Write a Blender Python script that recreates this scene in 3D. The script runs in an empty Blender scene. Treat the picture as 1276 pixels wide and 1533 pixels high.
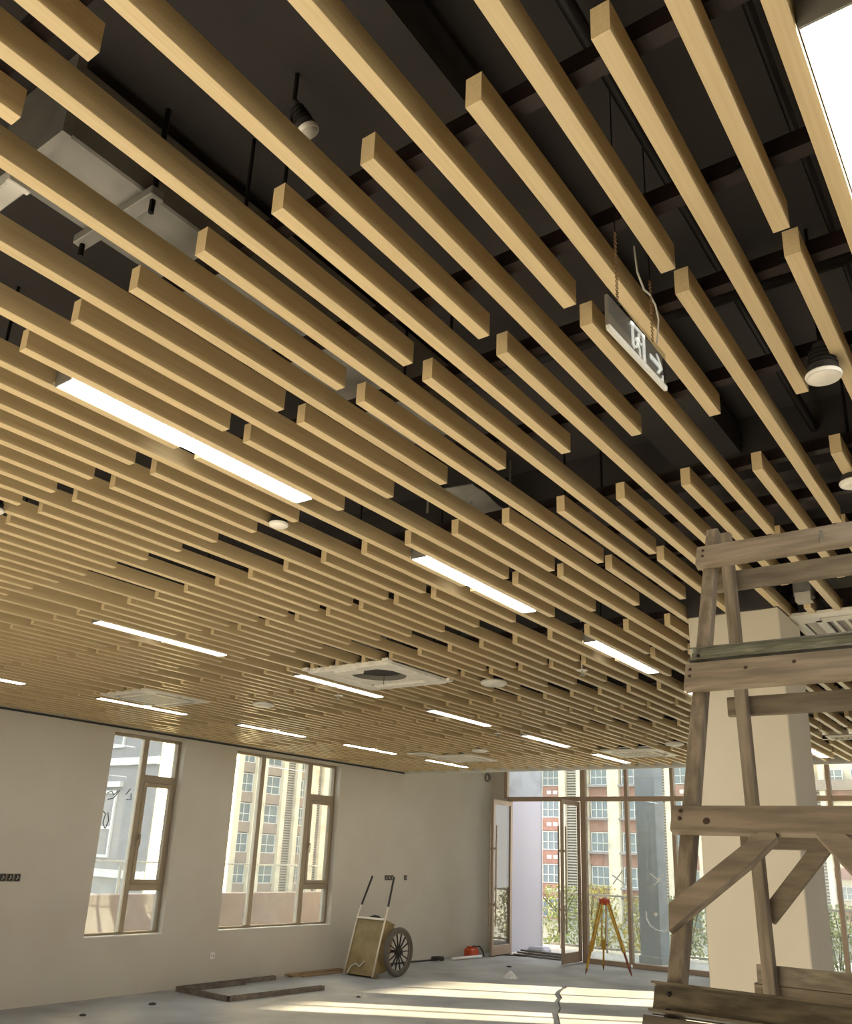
import bpy, math, random
from mathutils import Vector, Matrix
random.seed(7)
sc = bpy.context.scene
COL = sc.collection

# ------------------------------------------------------------------ camera
HC = 1.82                      # camera height above the floor
PITCH, ROLL, YAW = math.radians(18.521), math.radians(2.423), math.radians(36.404)
FPX = 1281.3
fw = Vector((math.cos(YAW) * math.cos(PITCH), math.sin(YAW) * math.cos(PITCH), math.sin(PITCH)))
rt = Vector((math.sin(YAW), -math.cos(YAW), 0))
up = rt.cross(fw)
r2 = rt * math.cos(ROLL) + up * math.sin(ROLL)
u2 = -rt * math.sin(ROLL) + up * math.cos(ROLL)
cam_d = bpy.data.cameras.new('camera')
cam = bpy.data.objects.new('camera', cam_d)
COL.objects.link(cam)
cam.matrix_world = Matrix(((r2.x, u2.x, -fw.x, 0), (r2.y, u2.y, -fw.y, 0), (r2.z, u2.z, -fw.z, HC), (0, 0, 0, 1)))
cam_d.sensor_fit = 'VERTICAL'
cam_d.sensor_height = 36.0
cam_d.lens = FPX * 36.0 / 1533.0
cam_d.shift_y = 84.0 / 1533.0
cam_d.clip_end = 500
sc.camera = cam

# ------------------------------------------------------------------ world, sun, exposure
SUN_EL = math.radians(11.0)
SUN_H = Vector((0.67, -1.0, 0)).normalized()          # towards the sun, on the ground
to_sun = Vector((SUN_H.x * math.cos(SUN_EL), SUN_H.y * math.cos(SUN_EL), math.sin(SUN_EL)))
w = bpy.data.worlds.new('world')
sc.world = w
w.use_nodes = True
nt = w.node_tree
bg = nt.nodes['Background']
sky = nt.nodes.new('ShaderNodeTexSky')
sky.sky_type = 'HOSEK_WILKIE'
sky.sun_direction = to_sun
sky.turbidity = 4.0
sky.ground_albedo = 0.4
mixw = nt.nodes.new('ShaderNodeMixRGB')               # thin high haze: pale sky all round
mixw.inputs[0].default_value = 0.6
mixw.inputs[2].default_value = (0.95, 0.97, 1.0, 1)
nt.links.new(sky.outputs[0], mixw.inputs[1])
nt.links.new(mixw.outputs[0], bg.inputs[0])
bg.inputs[1].default_value = 2.0

sd = bpy.data.lights.new('sun', 'SUN')
sd.energy = 46.0
sd.color = (1.0, 0.88, 0.68)
sd.angle = math.radians(0.5)
so = bpy.data.objects.new('sun', sd)
COL.objects.link(so)
so.rotation_euler = to_sun.to_track_quat('Z', 'Y').to_euler()
so.location = (20, -20, 20)

sc.view_settings.view_transform = 'Standard'
sc.view_settings.look = 'None'
sc.view_settings.gamma = 1.0
sc.view_settings.exposure = 1.2
sc.cycles.max_bounces = 10
sc.cycles.diffuse_bounces = 6
sc.cycles.transparent_max_bounces = 16
sc.cycles.caustics_reflective = False
sc.cycles.caustics_refractive = False
sc.cycles.sample_clamp_indirect = 6.0

# ------------------------------------------------------------------ materials
def srgb(r, g, b):
    f = lambda c: (c / 255 / 12.92) if c / 255 <= 0.04045 else ((c / 255 + 0.055) / 1.055) ** 2.4
    return (f(r), f(g), f(b), 1)

MATS = {}
def mat(name, col, rough=0.6, metal=0.0, col2=None, scale=6.0, stretch=(1, 1, 1), detail=4.0, bump=0.0, emit=None, estr=0.0, spec=0.5, rand=0.0, lo=0.35, hi=0.65):
    m = bpy.data.materials.new(name)
    m.use_nodes = True
    t = m.node_tree
    b = t.nodes['Principled BSDF']
    b.inputs['Roughness'].default_value = rough
    b.inputs['Metallic'].default_value = metal
    b.inputs['Specular IOR Level'].default_value = spec
    b.inputs['Base Color'].default_value = col
    if col2 is not None or bump:
        tc = t.nodes.new('ShaderNodeTexCoord')
        mp = t.nodes.new('ShaderNodeMapping')
        mp.inputs['Scale'].default_value = stretch
        t.links.new(tc.outputs['Object'], mp.inputs['Vector'])
        if rand:
            oi = t.nodes.new('ShaderNodeObjectInfo')
            vm = t.nodes.new('ShaderNodeVectorMath'); vm.operation = 'MULTIPLY'
            vm.inputs[1].default_value = (37, 37, 37)
            cb = t.nodes.new('ShaderNodeCombineXYZ')
            for k in range(3): t.links.new(oi.outputs['Random'], cb.inputs[k])
            t.links.new(cb.outputs[0], vm.inputs[0])
            t.links.new(vm.outputs[0], mp.inputs['Location'])
        ns = t.nodes.new('ShaderNodeTexNoise')
        ns.inputs['Scale'].default_value = scale
        ns.inputs['Detail'].default_value = detail
        t.links.new(mp.outputs[0], ns.inputs['Vector'])
        if col2 is not None:
            cr = t.nodes.new('ShaderNodeValToRGB')
            cr.color_ramp.elements[0].position = lo; cr.color_ramp.elements[0].color = col
            cr.color_ramp.elements[1].position = hi; cr.color_ramp.elements[1].color = col2
            t.links.new(ns.outputs['Fac'], cr.inputs[0])
            out = cr.outputs[0]
            if rand:
                hs = t.nodes.new('ShaderNodeHueSaturation')
                mr = t.nodes.new('ShaderNodeMapRange')
                mr.inputs['To Min'].default_value = 1 - rand
                mr.inputs['To Max'].default_value = 1 + rand
                t.links.new(oi.outputs['Random'], mr.inputs['Value'])
                t.links.new(mr.outputs[0], hs.inputs['Value'])
                t.links.new(out, hs.inputs['Color'])
                out = hs.outputs[0]
            t.links.new(out, b.inputs['Base Color'])
        if bump:
            bp = t.nodes.new('ShaderNodeBump')
            bp.inputs['Strength'].default_value = bump
            bp.inputs['Distance'].default_value = 0.01
            t.links.new(ns.outputs['Fac'], bp.inputs['Height'])
            t.links.new(bp.outputs[0], b.inputs['Normal'])
    if emit is not None:
        b.inputs['Emission Color'].default_value = emit
        b.inputs['Emission Strength'].default_value = estr
    MATS[name] = m
    return m

def glass_mat(name, tint=(0.93, 0.97, 0.96, 1), refl=0.10, dirt=0.0):
    m = bpy.data.materials.new(name)
    m.use_nodes = True
    t = m.node_tree
    t.nodes.clear()
    o = t.nodes.new('ShaderNodeOutputMaterial')
    tr = t.nodes.new('ShaderNodeBsdfTransparent'); tr.inputs[0].default_value = tint
    gl = t.nodes.new('ShaderNodeBsdfGlossy'); gl.inputs['Roughness'].default_value = 0.02
    lw = t.nodes.new('ShaderNodeLayerWeight'); lw.inputs[0].default_value = 0.5
    pw = t.nodes.new('ShaderNodeMath'); pw.operation = 'POWER'; pw.inputs[1].default_value = 5.0
    fr = t.nodes.new('ShaderNodeMath'); fr.operation = 'MULTIPLY_ADD'; fr.inputs[1].default_value = 0.9; fr.inputs[2].default_value = 0.035
    t.links.new(lw.outputs['Facing'], pw.inputs[0]); t.links.new(pw.outputs[0], fr.inputs[0])
    mx = t.nodes.new('ShaderNodeMixShader')
    t.links.new(fr.outputs[0], mx.inputs[0]); t.links.new(tr.outputs[0], mx.inputs[1]); t.links.new(gl.outputs[0], mx.inputs[2])
    last = mx
    if dirt:
        df = t.nodes.new('ShaderNodeBsdfDiffuse'); df.inputs[0].default_value = (0.8, 0.8, 0.78, 1)
        tc = t.nodes.new('ShaderNodeTexCoord')
        ns = t.nodes.new('ShaderNodeTexNoise'); ns.inputs['Scale'].default_value = 3.0; ns.inputs['Detail'].default_value = 6
        mr = t.nodes.new('ShaderNodeMapRange'); mr.inputs['From Min'].default_value = 0.45; mr.inputs['From Max'].default_value = 0.75
        mr.inputs['To Max'].default_value = dirt; mr.inputs['To Min'].default_value = dirt * .4
        m2 = t.nodes.new('ShaderNodeMixShader')
        t.links.new(tc.outputs['Object'], ns.inputs['Vector']); t.links.new(ns.outputs['Fac'], mr.inputs['Value'])
        t.links.new(mr.outputs[0], m2.inputs[0]); t.links.new(mx.outputs[0], m2.inputs[1]); t.links.new(df.outputs[0], m2.inputs[2])
        last = m2
    t.links.new(last.outputs[0], o.inputs[0])
    MATS[name] = m
    return m

mat('slat', srgb(204, 181, 139), 0.36, 0, srgb(212, 191, 150), 9.0, (0.35, 14, 14), 5, 0.0, rand=0.05, spec=0.45)
mat('black', srgb(46, 43, 42), 0.85, 0, srgb(54, 50, 49), 2.0)
mat('blackmetal', srgb(22, 19, 19), 0.5, 0.3, spec=0.4)
mat('rail', srgb(38, 27, 27), 0.45, 0.4)
mat('floor', srgb(140, 139, 137), 0.75, 0, srgb(182, 182, 180), 1.1, (1, 1, 1), 9, 0.05, lo=0.3, hi=0.7)
mat('wall', srgb(194, 187, 173), 0.85, 0, srgb(199, 193, 180), 1.3, detail=3)
mat('column', srgb(200, 192, 174), 0.85, 0, srgb(205, 198, 182), 1.5, detail=3)
mat('darkwall', srgb(96, 92, 86), 0.9, 0, srgb(112, 108, 100), 1.2)  # dark tone picked for the unseen right wall, keeps bounce off slat sides
mat('white', srgb(226, 224, 218), 0.5)
mat('whiteout', srgb(188, 188, 200), 0.8)
mat('framebrown', srgb(168, 147, 127), 0.45, 0.1)
mat('windowframe', srgb(146, 131, 109), 0.5, 0.1)
mat('windowedge', srgb(226, 218, 200), 0.5)
mat('glasspane', srgb(255, 255, 255)); glass_mat('glass', dirt=0.26); glass_mat('glasstint', (0.82, 0.80, 0.73, 1), dirt=0.2); glass_mat('glassclean', (0.96, 0.98, 0.98, 1))
mat('diffuser', srgb(250, 250, 248), 0.5, emit=(1.0, 0.985, 0.95, 1), estr=10.0)
mat('alum', srgb(150, 148, 142), 0.45, 0.6)
mat('plastic', srgb(228, 224, 214), 0.45)
mat('plasticgrey', srgb(182, 178, 168), 0.5)
mat('plasticdark', srgb(120, 116, 108), 0.6)
mat('foam', srgb(228, 224, 214), 0.8, 0, srgb(242, 239, 230), 14.0)
mat('grille', srgb(150, 146, 138), 0.6)
mat('galv', srgb(128, 126, 122), 0.5, 0.3, srgb(145, 143, 138), 8.0)
mat('zinc', srgb(122, 124, 114), 0.35, 0.75, srgb(160, 160, 150), 18.0, (8, 1, 4))
mat('zincdark', srgb(84, 76, 62), 0.5, 0.3, srgb(120, 110, 92), 14.0, (8, 1, 4))
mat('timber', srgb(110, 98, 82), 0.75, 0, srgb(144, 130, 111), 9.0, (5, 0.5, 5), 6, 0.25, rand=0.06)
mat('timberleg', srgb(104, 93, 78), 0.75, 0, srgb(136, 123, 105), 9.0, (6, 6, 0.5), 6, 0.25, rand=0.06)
mat('timbershade', srgb(90, 80, 66), 0.8, 0, srgb(118, 107, 90), 9.0, (5, 0.6, 5), 6, 0.25, rand=0.06)  # shade of the low and far rails put into the timber colour
mat('knot', srgb(66, 48, 34), 0.8)
mat('signgrey', srgb(112, 107, 100), 0.4, 0, srgb(122, 117, 109), 3.0)
mat('signwhite', srgb(240, 238, 230), 0.4, emit=(1, 1, 0.96, 1), estr=0.25)
mat('acrylic', srgb(225, 225, 218), 0.15); glass_mat('clear', (0.92, 0.93, 0.92, 1))
mat('chain', srgb(120, 92, 60), 0.5, 0.4)
mat('cartpaint', srgb(128, 108, 66), 0.6, 0.1, srgb(150, 130, 88), 5.0)
mat('cartrim', srgb(218, 208, 188), 0.5, 0.2)
mat('rubber', srgb(92, 86, 78), 0.85)
mat('dark', srgb(46, 42, 40), 0.7)
mat('steelold', srgb(104, 94, 84), 0.6, 0.4, srgb(134, 124, 112), 10.0)
mat('plank', srgb(140, 116, 84), 0.8, 0, srgb(166, 142, 108), 10.0, (0.5, 6, 6))
mat('orange', srgb(196, 78, 32), 0.5)
mat('tripodwood', srgb(190, 150, 52), 0.5)
mat('tripodred', srgb(178, 62, 34), 0.5)
mat('rust', srgb(128, 70, 48), 0.7)
mat('pvc', srgb(232, 230, 226), 0.4)
mat('plaster', srgb(226, 226, 226), 0.9, 0, srgb(205, 205, 205), 30.0)
mat('brickred', srgb(160, 122, 110), 0.8, 0, srgb(170, 134, 122), 3.0)
mat('cream', srgb(228, 218, 196), 0.8)
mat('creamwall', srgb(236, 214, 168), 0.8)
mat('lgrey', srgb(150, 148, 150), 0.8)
mat('winglass', srgb(120, 134, 140), 0.15, 0, spec=0.7)
mat('winframe', srgb(226, 226, 224), 0.6)
mat('louver', srgb(176, 172, 162), 0.6)
mat('louverdark', srgb(104, 98, 90), 0.8)
mat('brownband', srgb(160, 146, 136), 0.8)
mat('extcol', srgb(150, 158, 166), 0.8)
mat('parapet', srgb(178, 158, 150), 0.8)
mat('paving', srgb(196, 192, 186), 0.8, 0, srgb(210, 207, 200), 2.0)
mat('ground', srgb(150, 150, 138), 0.9, 0, srgb(165, 163, 150), 0.5)
mat('leafyellow', srgb(206, 192, 104), 0.7, 0, srgb(170, 170, 90), 2.0)
mat('leafgreen', srgb(146, 160, 104), 0.7, 0, srgb(178, 184, 120), 2.0)
mat('stem', srgb(96, 78, 54), 0.8)
mat('paint', srgb(246, 246, 246), 0.7)
mat('marker', srgb(70, 66, 64), 0.8)
mat('lamplens', srgb(240, 234, 222), 0.4)
mat('cord', srgb(58, 52, 48), 0.7)

# ------------------------------------------------------------------ mesh helpers (world coordinates)
class MB:
    def __init__(s): s.v = []; s.f = []
    def add(s, vs, fs):
        n = len(s.v); s.v += [tuple(x) for x in vs]; s.f += [tuple(i + n for i in q) for q in fs]; return s
    def box(s, x0, x1, y0, y1, z0, z1):
        vs = [(x, y, z) for z in (z0, z1) for y in (y0, y1) for x in (x0, x1)]
        return s.add(vs, [(0, 2, 3, 1), (4, 5, 7, 6), (0, 1, 5, 4), (2, 6, 7, 3), (0, 4, 6, 2), (1, 3, 7, 5)])
    def cbox(s, x0, x1, y0, y1, z0, z1, c=0.004):
        # chamfered box
        c = min(c, abs(x1 - x0) * .45, abs(y1 - y0) * .45, abs(z1 - z0) * .45)
        X = ((x0, x0 + c), (x1, x1 - c)); Y = ((y0, y0 + c), (y1, y1 - c)); Z = ((z0, z0 + c), (z1, z1 - c))
        vs = []; idx = {}
        for i in (0, 1):
            for j in (0, 1):
                for k in (0, 1):
                    for a in range(3):
                        idx[(i, j, k, a)] = len(vs)
                        vs.append((X[i][0 if a == 0 else 1], Y[j][0 if a == 1 else 1], Z[k][0 if a == 2 else 1]))
        fs = []
        q = lambda *t: fs.append(t)
        for i in (0, 1):
            l = [idx[(i, j, k, 0)] for j, k in ((0, 0), (1, 0), (1, 1), (0, 1))]; q(*(l if i else l[::-1]))
            l = [idx[(j, i, k, 1)] for j, k in ((0, 0), (0, 1), (1, 1), (1, 0))]; q(*(l if i else l[::-1]))
            l = [idx[(j, k, i, 2)] for j, k in ((0, 0), (1, 0), (1, 1), (0, 1))]; q(*(l if i else l[::-1]))
        def edge(a, b, p0, p1, flip):
            l = [idx[p0 + (a,)], idx[p1 + (a,)], idx[p1 + (b,)], idx[p0 + (b,)]]
            q(*(l[::-1] if flip else l))
        for i in (0, 1):
            for j in (0, 1):
                edge(0, 1, (i, j, 0), (i, j, 1), (i + j) % 2 == 0)
                edge(0, 2, (i, 0, j), (i, 1, j), (i + j) % 2 == 1)
                edge(1, 2, (0, i, j), (1, i, j), (i + j) % 2 == 0)
        for i in (0, 1):
            for j in (0, 1):
                for k in (0, 1):
                    l = [idx[(i, j, k, a)] for a in range(3)]
                    q(*(l if (i + j + k) % 2 == 1 else l[::-1]))
        return s.add(vs, fs)
    def beam(s, p0, p1, wd, ht, hint=(0, 0, 1), c=0.0):
        p0, p1 = Vector(p0), Vector(p1)
        a = (p1 - p0).normalized(); b = a.cross(Vector(hint))
        if b.length < 1e-5: b = a.cross(Vector((1, 0, 0)))
        b.normalize(); h = b.cross(a).normalized()
        x, y = wd / 2, ht / 2
        if c: prof = [(-x + c, -y), (x - c, -y), (x, -y + c), (x, y - c), (x - c, y), (-x + c, y), (-x, y - c), (-x, -y + c)]
        else: prof = [(-x, -y), (x, -y), (x, y), (-x, y)]
        n = len(prof)
        vs = [p0 + b * i + h * j for i, j in prof] + [p1 + b * i + h * j for i, j in prof]
        fs = [(i, (i + 1) % n, n + (i + 1) % n, n + i) for i in range(n)] + [tuple(range(n))[::-1], tuple(range(n, 2 * n))]
        return s.add(vs, fs)
    def cyl(s, p0, p1, r0, r1=None, n=12, caps=True):
        r1 = r0 if r1 is None else r1
        p0, p1 = Vector(p0), Vector(p1); a = (p1 - p0).normalized()
        b = a.orthogonal().normalized(); h = a.cross(b)
        vs = []
        for p, r in ((p0, r0), (p1, r1)):
            vs += [p + (b * math.cos(2 * math.pi * i / n) + h * math.sin(2 * math.pi * i / n)) * r for i in range(n)]
        fs = [(i, (i + 1) % n, n + (i + 1) % n, n + i) for i in range(n)]
        if caps: fs += [tuple(range(n))[::-1], tuple(range(n, 2 * n))]
        return s.add(vs, fs)
    def lathe(s, c, axis, prof, n=24):
        # prof: list of (r, t) along axis from c
        c, a = Vector(c), Vector(axis).normalized(); b = a.orthogonal().normalized(); h = a.cross(b)
        vs = []
        for r, t in prof:
            vs += [c + a * t + (b * math.cos(2 * math.pi * i / n) + h * math.sin(2 * math.pi * i / n)) * max(r, 1e-4) for i in range(n)]
        fs = []
        for k in range(len(prof) - 1):
            fs += [(k * n + i, k * n + (i + 1) % n, (k + 1) * n + (i + 1) % n, (k + 1) * n + i) for i in range(n)]
        fs += [tuple(range(n))[::-1], tuple(range((len(prof) - 1) * n, len(prof) * n))]
        return s.add(vs, fs)
    def torus(s, c, axis, R, r, n=28, m=10):
        c, a = Vector(c), Vector(axis).normalized(); b = a.orthogonal().normalized(); h = a.cross(b)
        vs = []
        for i in range(n):
            t = 2 * math.pi * i / n; d = b * math.cos(t) + h * math.sin(t)
            for j in range(m):
                u = 2 * math.pi * j / m
                vs.append(c + d * (R + r * math.cos(u)) + a * r * math.sin(u))
        fs = [(i * m + j, ((i + 1) % n) * m + j, ((i + 1) % n) * m + (j + 1) % m, i * m + (j + 1) % m) for i in range(n) for j in range(m)]
        return s.add(vs, fs)
    def tube(s, pts, r, n=6):
        pts = [Vector(p) for p in pts]; rings = []
        prev = None; vs = []
        for i, p in enumerate(pts):
            t = (pts[min(i + 1, len(pts) - 1)] - pts[max(i - 1, 0)]).normalized()
            b = (prev - t * prev.dot(t)) if prev is not None else t.orthogonal()
            b.normalize(); prev = b; h = t.cross(b)
            vs += [p + (b * math.cos(2 * math.pi * k / n) + h * math.sin(2 * math.pi * k / n)) * r for k in range(n)]
        fs = [(i * n + k, i * n + (k + 1) % n, (i + 1) * n + (k + 1) % n, (i + 1) * n + k) for i in range(len(pts) - 1) for k in range(n)]
        fs += [tuple(range(n))[::-1], tuple(range((len(pts) - 1) * n, len(pts) * n))]
        return s.add(vs, fs)
    def prism(s, poly, o, ex, ey, depth):
        # polygon (list of 2d) in plane o + ex*x + ey*y, extruded by vector depth
        o, ex, ey, dp = Vector(o), Vector(ex), Vector(ey), Vector(depth); n = len(poly)
        vs = [o + ex * x + ey * y for x, y in poly] + [o + ex * x + ey * y + dp for x, y in poly]
        fs = [(i, (i + 1) % n, n + (i + 1) % n, n + i) for i in range(n)] + [tuple(range(n))[::-1], tuple(range(n, 2 * n))]
        return s.add(vs, fs)
    def mesh(s, name, m, origin=(0, 0, 0), smooth=False):
        ox, oy, oz = origin
        me = bpy.data.meshes.new(name)
        me.from_pydata([(x - ox, y - oy, z - oz) for x, y, z in s.v], [], s.f)
        me.materials.append(MATS[m])
        if smooth:
            for p in me.polygons: p.use_smooth = len(p.vertices) == 4
        me.update()
        return me
    def build(s, name, m, parent=None, origin=None, smooth=False):
        org = origin if origin is not None else (wpos(parent) if parent else (0, 0, 0))
        o = bpy.data.objects.new(name, s.mesh(name, m, org, smooth))
        COL.objects.link(o)
        if parent is not None:
            o.parent = parent
            pw = wpos(parent)
            o.location = (org[0] - pw[0], org[1] - pw[1], org[2] - pw[2])
        else: o.location = org
        return o

def wpos(o):
    v = Vector((0, 0, 0))
    while o is not None: v += o.location; o = o.parent
    return tuple(v)
def tag(o, label, cat=None, group=None, kind=None):
    o['label'] = label
    if cat: o['category'] = cat
    if group: o['group'] = group
    if kind: o['kind'] = kind
    return o
def empty(name, loc, label=None, cat=None, group=None, kind=None):
    o = bpy.data.objects.new(name, None); COL.objects.link(o); o.location = loc; o.empty_display_size = .1
    if label: tag(o, label, cat, group, kind)
    elif kind: o['kind'] = kind
    return o
def link_copy(src, parent, loc):
    c = src.copy(); COL.objects.link(c); c.parent = parent; c.location = loc
    return c
def st(o, label=None):
    o['kind'] = 'structure'
    if label: o['label'] = label
    return o

ZB = 3.27                       # underside of the slats
YL = 9.95                       # left wall face
XG = 16.3                       # glass wall
XE = 13.08                      # end of slatted ceiling
ZS = 3.75                       # soffit of the slab

# ================================================================== SETTING
flo = MB().box(-5, XG + .1, -6, YL, -.12, 0).build('floor', 'floor'); st(flo, 'grey bare concrete screed floor with dust and sun stripes')
# ---- ceiling: black slab with slats, carrier rails, hanger rods
ceil = MB().box(-5, XE, -6, YL, ZS, ZS + .2).build('ceiling', 'black'); st(ceil, 'black painted slab behind staggered wood-look slats')
PIT, V0, SW, PER = 0.13968, 0.0761, 0.0383, 2.01856
SH = 0.075
def slat_mesh(name, L):
    c = .001
    prof = [(-SW + c, 0), (-c, 0), (0, c), (0, SH), (-SW, SH), (-SW, c)]   # y, z   open-top profile, closed here
    m = MB(); n = len(prof)
    m.add([(0, y, z) for y, z in prof] + [(L, y, z) for y, z in prof], [(i, n + i, n + (i + 1) % n, (i + 1) % n) for i in range(n)] + [tuple(range(n)), tuple(range(n, 2 * n))[::-1]])
    return m
LO, LE = 1.518, 1.917
slat_list = []
def visible(x0, x1, y):
    # rough image size of a slat inside the frame
    tot = 0; last = None
    for i in range(9):
        P = Vector((x0 + (x1 - x0) * i / 8, y, ZB - HC))
        d = P.dot(fw)
        if d < .15: last = None; continue
        px = 638 + FPX * P.dot(r2) / d; py = 850.5 - FPX * P.dot(u2) / d
        ins = -40 < px < 1316 and -60 < py < 1573
        if ins and last is not None: tot += math.hypot(px - last[0], py - last[1]) * (FPX * .07 / d)
        last = (px, py) if ins else None
    return tot
# the ac cassettes hang in their own bays: slats are cut around them (centre x, y, panel size)
CASS = [(5.62, 4.60, .86), (5.60, 7.58, .80), (5.76, .70, .95), (11.35, 7.50, .80), (11.42, 4.64, .80)]
def cut(x0, x1, y):
    segs = [(x0, x1)]
    for cx, cy, sz in CASS:
        h = sz / 2 - .06
        if y - SW < cy + h and y > cy - h:
            out = []
            for a, b in segs:
                if b <= cx - h or a >= cx + h: out.append((a, b)); continue
                if cx - h - a > .04: out.append((a, cx - h))
                if b - cx - h > .04: out.append((cx + h, b))
            segs = out
    return segs
for k in range(-14, 71):
    for n in range(-2, 6):
        x0 = (1.1182 if k % 2 else 1.9330) + PER * n
        L = LO if k % 2 else LE
        x1 = x0 + L
        if x0 > XE - .05 or x1 < -3: continue
        x1 = min(x1, XE - .02)
        y = V0 + PIT * k
        for a, b in cut(x0, x1, y): slat_list.append((visible(a, b, y), k, n, a, b - a, y))
slat_list.sort(key=lambda q: -q[0])
mo, me_ = slat_mesh('slat_short', LO).mesh('slat_short', 'slat'), slat_mesh('slat_long', LE).mesh('slat_long', 'slat')
cache = {}
for i, (a, k, n, x0, L, y) in enumerate(slat_list[:300]):
    if abs(L - LO) < 1e-3: me = mo
    elif abs(L - LE) < 1e-3: me = me_
    else:
        key = round(L, 3)
        if key not in cache: cache[key] = slat_mesh('slat_cut', L).mesh('slat_cut', 'slat')
        me = cache[key]
    o = bpy.data.objects.new('slat', me); COL.objects.link(o); o.parent = ceil; o.location = (x0, y, ZB)
m = MB()
for a, k, n, x0, L, y in slat_list[300:]:
    s = slat_mesh('x', L); m.add([(vx + x0, vy + y, vz + ZB) for vx, vy, vz in s.v], s.f)
o = m.build('far_slats', 'slat', ceil); o['kind'] = 'stuff'
# carrier rails across the slats (C sections) and their hanger rods
first_rail = None; first_rod = None
for n in range(-2, 6):
    for xr in (1.247, 1.693, 2.085, 2.575):
        x = xr + PER * n
        if x > XE - .1 or x < -3: continue
        if first_rail is None:
            r = MB().box(x - .02, x + .02, -2.0, YL - .05, ZB + SH + .003, ZB + SH + .009).box(x - .02, x - .014, -2.0, YL - .05, ZB + SH + .009, ZB + SH + .05).box(x + .014, x + .02, -2.0, YL - .05, ZB + SH + .009, ZB + SH + .05)
            first_rail = r.build('carrier_rail', 'rail', ceil, origin=(x, 0, ZB))
        else: link_copy(first_rail, ceil, (x, 0, ZB))
rod_me = MB().cyl((0, 0, ZB + SH + .02), (0, 0, ZS), .006, n=6).mesh('hanger_rod', 'blackmetal')
rod_spots = []
for n in range(-1, 5):
    for xr in (1.247, 2.085):
        for yy in (.22, 1.48, 1.63, 2.85, 4.1, 5.35, 6.6, 7.9, 9.1):
            x = xr + PER * n
            if -.5 < x < XE - .3: rod_spots.append((x, yy + random.uniform(-.04, .04)))
for (x, y) in rod_spots:
    o = bpy.data.objects.new('hanger_rod', rod_me); COL.objects.link(o); o.parent = ceil; o.location = (x, y, 0)
# a few clips on the rails, near the camera
clip = MB().box(-.03, .03, -.012, .012, 0, .012).box(-.024, -.018, -.02, .02, -.014, .0).box(.018, .024, -.02, .02, -.014, 0).mesh('rail_clip', 'blackmetal')
for n in (0, 1):
    for xr in (1.247, 1.693, 2.085, 2.575):
        for k in range(2, 24):
            if (k % 2 == 1) == (xr in (1.247, 2.575)):
                o = bpy.data.objects.new('rail_clip', clip); COL.objects.link(o); o.parent = ceil
                o.location = (xr + PER * n, V0 + PIT * k + .02, ZB + SH + .018)
# secondary black pipes and duct runs under the slab
for (p0, p1, r) in (((-.5, .62, 3.62), (12.5, .62, 3.62), .018), ((2.4, -1.5, 3.55), (2.4, 9.5, 3.55), .025), ((-.5, .30, 3.66), (12.5, .30, 3.66), .012), ((4.6, -1.5, 3.5), (4.6, 9.5, 3.5), .03)):
    MB().cyl(p0, p1, r, n=10).build('conduit', 'blackmetal', ceil, smooth=True)
MB().box(.4, 12.5, .93, 1.23, 3.58, 3.72).build('cable_tray', 'black', ceil)
MB().box(3.6, 4.1, -2, 9.7, 3.45, 3.75).build('concrete_beam', 'black', ceil)
MB().box(8.6, 9.1, -2, 9.7, 3.45, 3.75).build('concrete_beam', 'black', ceil)
MB().box(XE, XE + .03, -6, YL, ZB - .03, ZB + .09).build('edge_trim', 'white', ceil)
# shadow gap trim along the wall
t1 = MB().box(-5, XE, YL - .012, YL, ZB - .026, ZB - .002).build('trim_1', 'dark'); st(t1)
c2 = MB().box(XE + .03, XG + .1, -6, YL, ZS, ZS + .2).build('ceiling_entrance', 'white'); st(c2)

# ---- walls
W1 = (6.79, 7.96, .69, 3.205); W2 = (8.93, 11.29, .69, 3.205)
def wall_with_holes(a0, a1, z0, z1, holes):
    # list of solid rectangles in (a, z)
    out = []; cur = a0
    for h0, h1, hz0, hz1 in sorted(holes):
        out.append((cur, h0, z0, z1))
        if hz0 > z0: out.append((h0, h1, z0, hz0))
        if hz1 < z1: out.append((h0, h1, hz1, z1))
        cur = h1
    out.append((cur, a1, z0, z1))
    return out
m = MB()
for a0, a1, z0, z1 in wall_with_holes(-5, XG + .1, 0, ZS, [W1, W2]): m.box(a0, a1, YL, YL + .25, z0, z1)
wl = m.build('wall_left', 'wall'); st(wl, 'off-white painted wall with two bronze framed windows')
m = MB()
for a0, a1, z0, z1 in wall_with_holes(-5, XG + .1, 0, ZS, [(-.5, 5.2, 1.5, 3.2), (5.4, 7.5, 1.5, 2.9), (7.7, 9.5, 1.5, 3.2)]): m.box(a0, a1, -6.25, -6, z0, z1)  # high openings added out of view to let sun onto the floor
st(m.build('wall_right', 'darkwall'))
m = MB()
for a0, a1, z0, z1 in wall_with_holes(-6.25, YL + .25, 0, ZS, [(1.0, 4.2, .5, 2.2), (5.8, 9.0, .5, 2.2)]): m.box(-5.25, -5, a0, a1, z0, z1)  # unseen openings added for fill light from behind the camera
st(m.build('wall_back', 'wall'))
m = MB()
for a0, a1, z0, z1 in wall_with_holes(-6.25, 2.6, 0, ZS, [(-4.42, -2.72, .03, 3.4), (-1.42, 1.62, .03, 3.4)]): m.box(XG, XG + .25, a0, a1, z0, z1)  # out-of-view openings laid out so the sun falls in stripes
m.box(XG + .1, XG + .16, -3.52, -3.47, 0, 3.4).box(XG + .1, XG + .16, -.05, .02, 0, 3.4)
wf = m.build('wall_far', 'wall'); st(wf)
for a, b in ((-4.42, -3.52), (-3.47, -2.72), (-1.42, -.05), (.02, 1.62)): MB().box(XG + .12, XG + .126, a, b, .03, 3.4).build('pane', 'glasstint', wf)  # unseen tinted panes added to dim and warm the sun stripes

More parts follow.
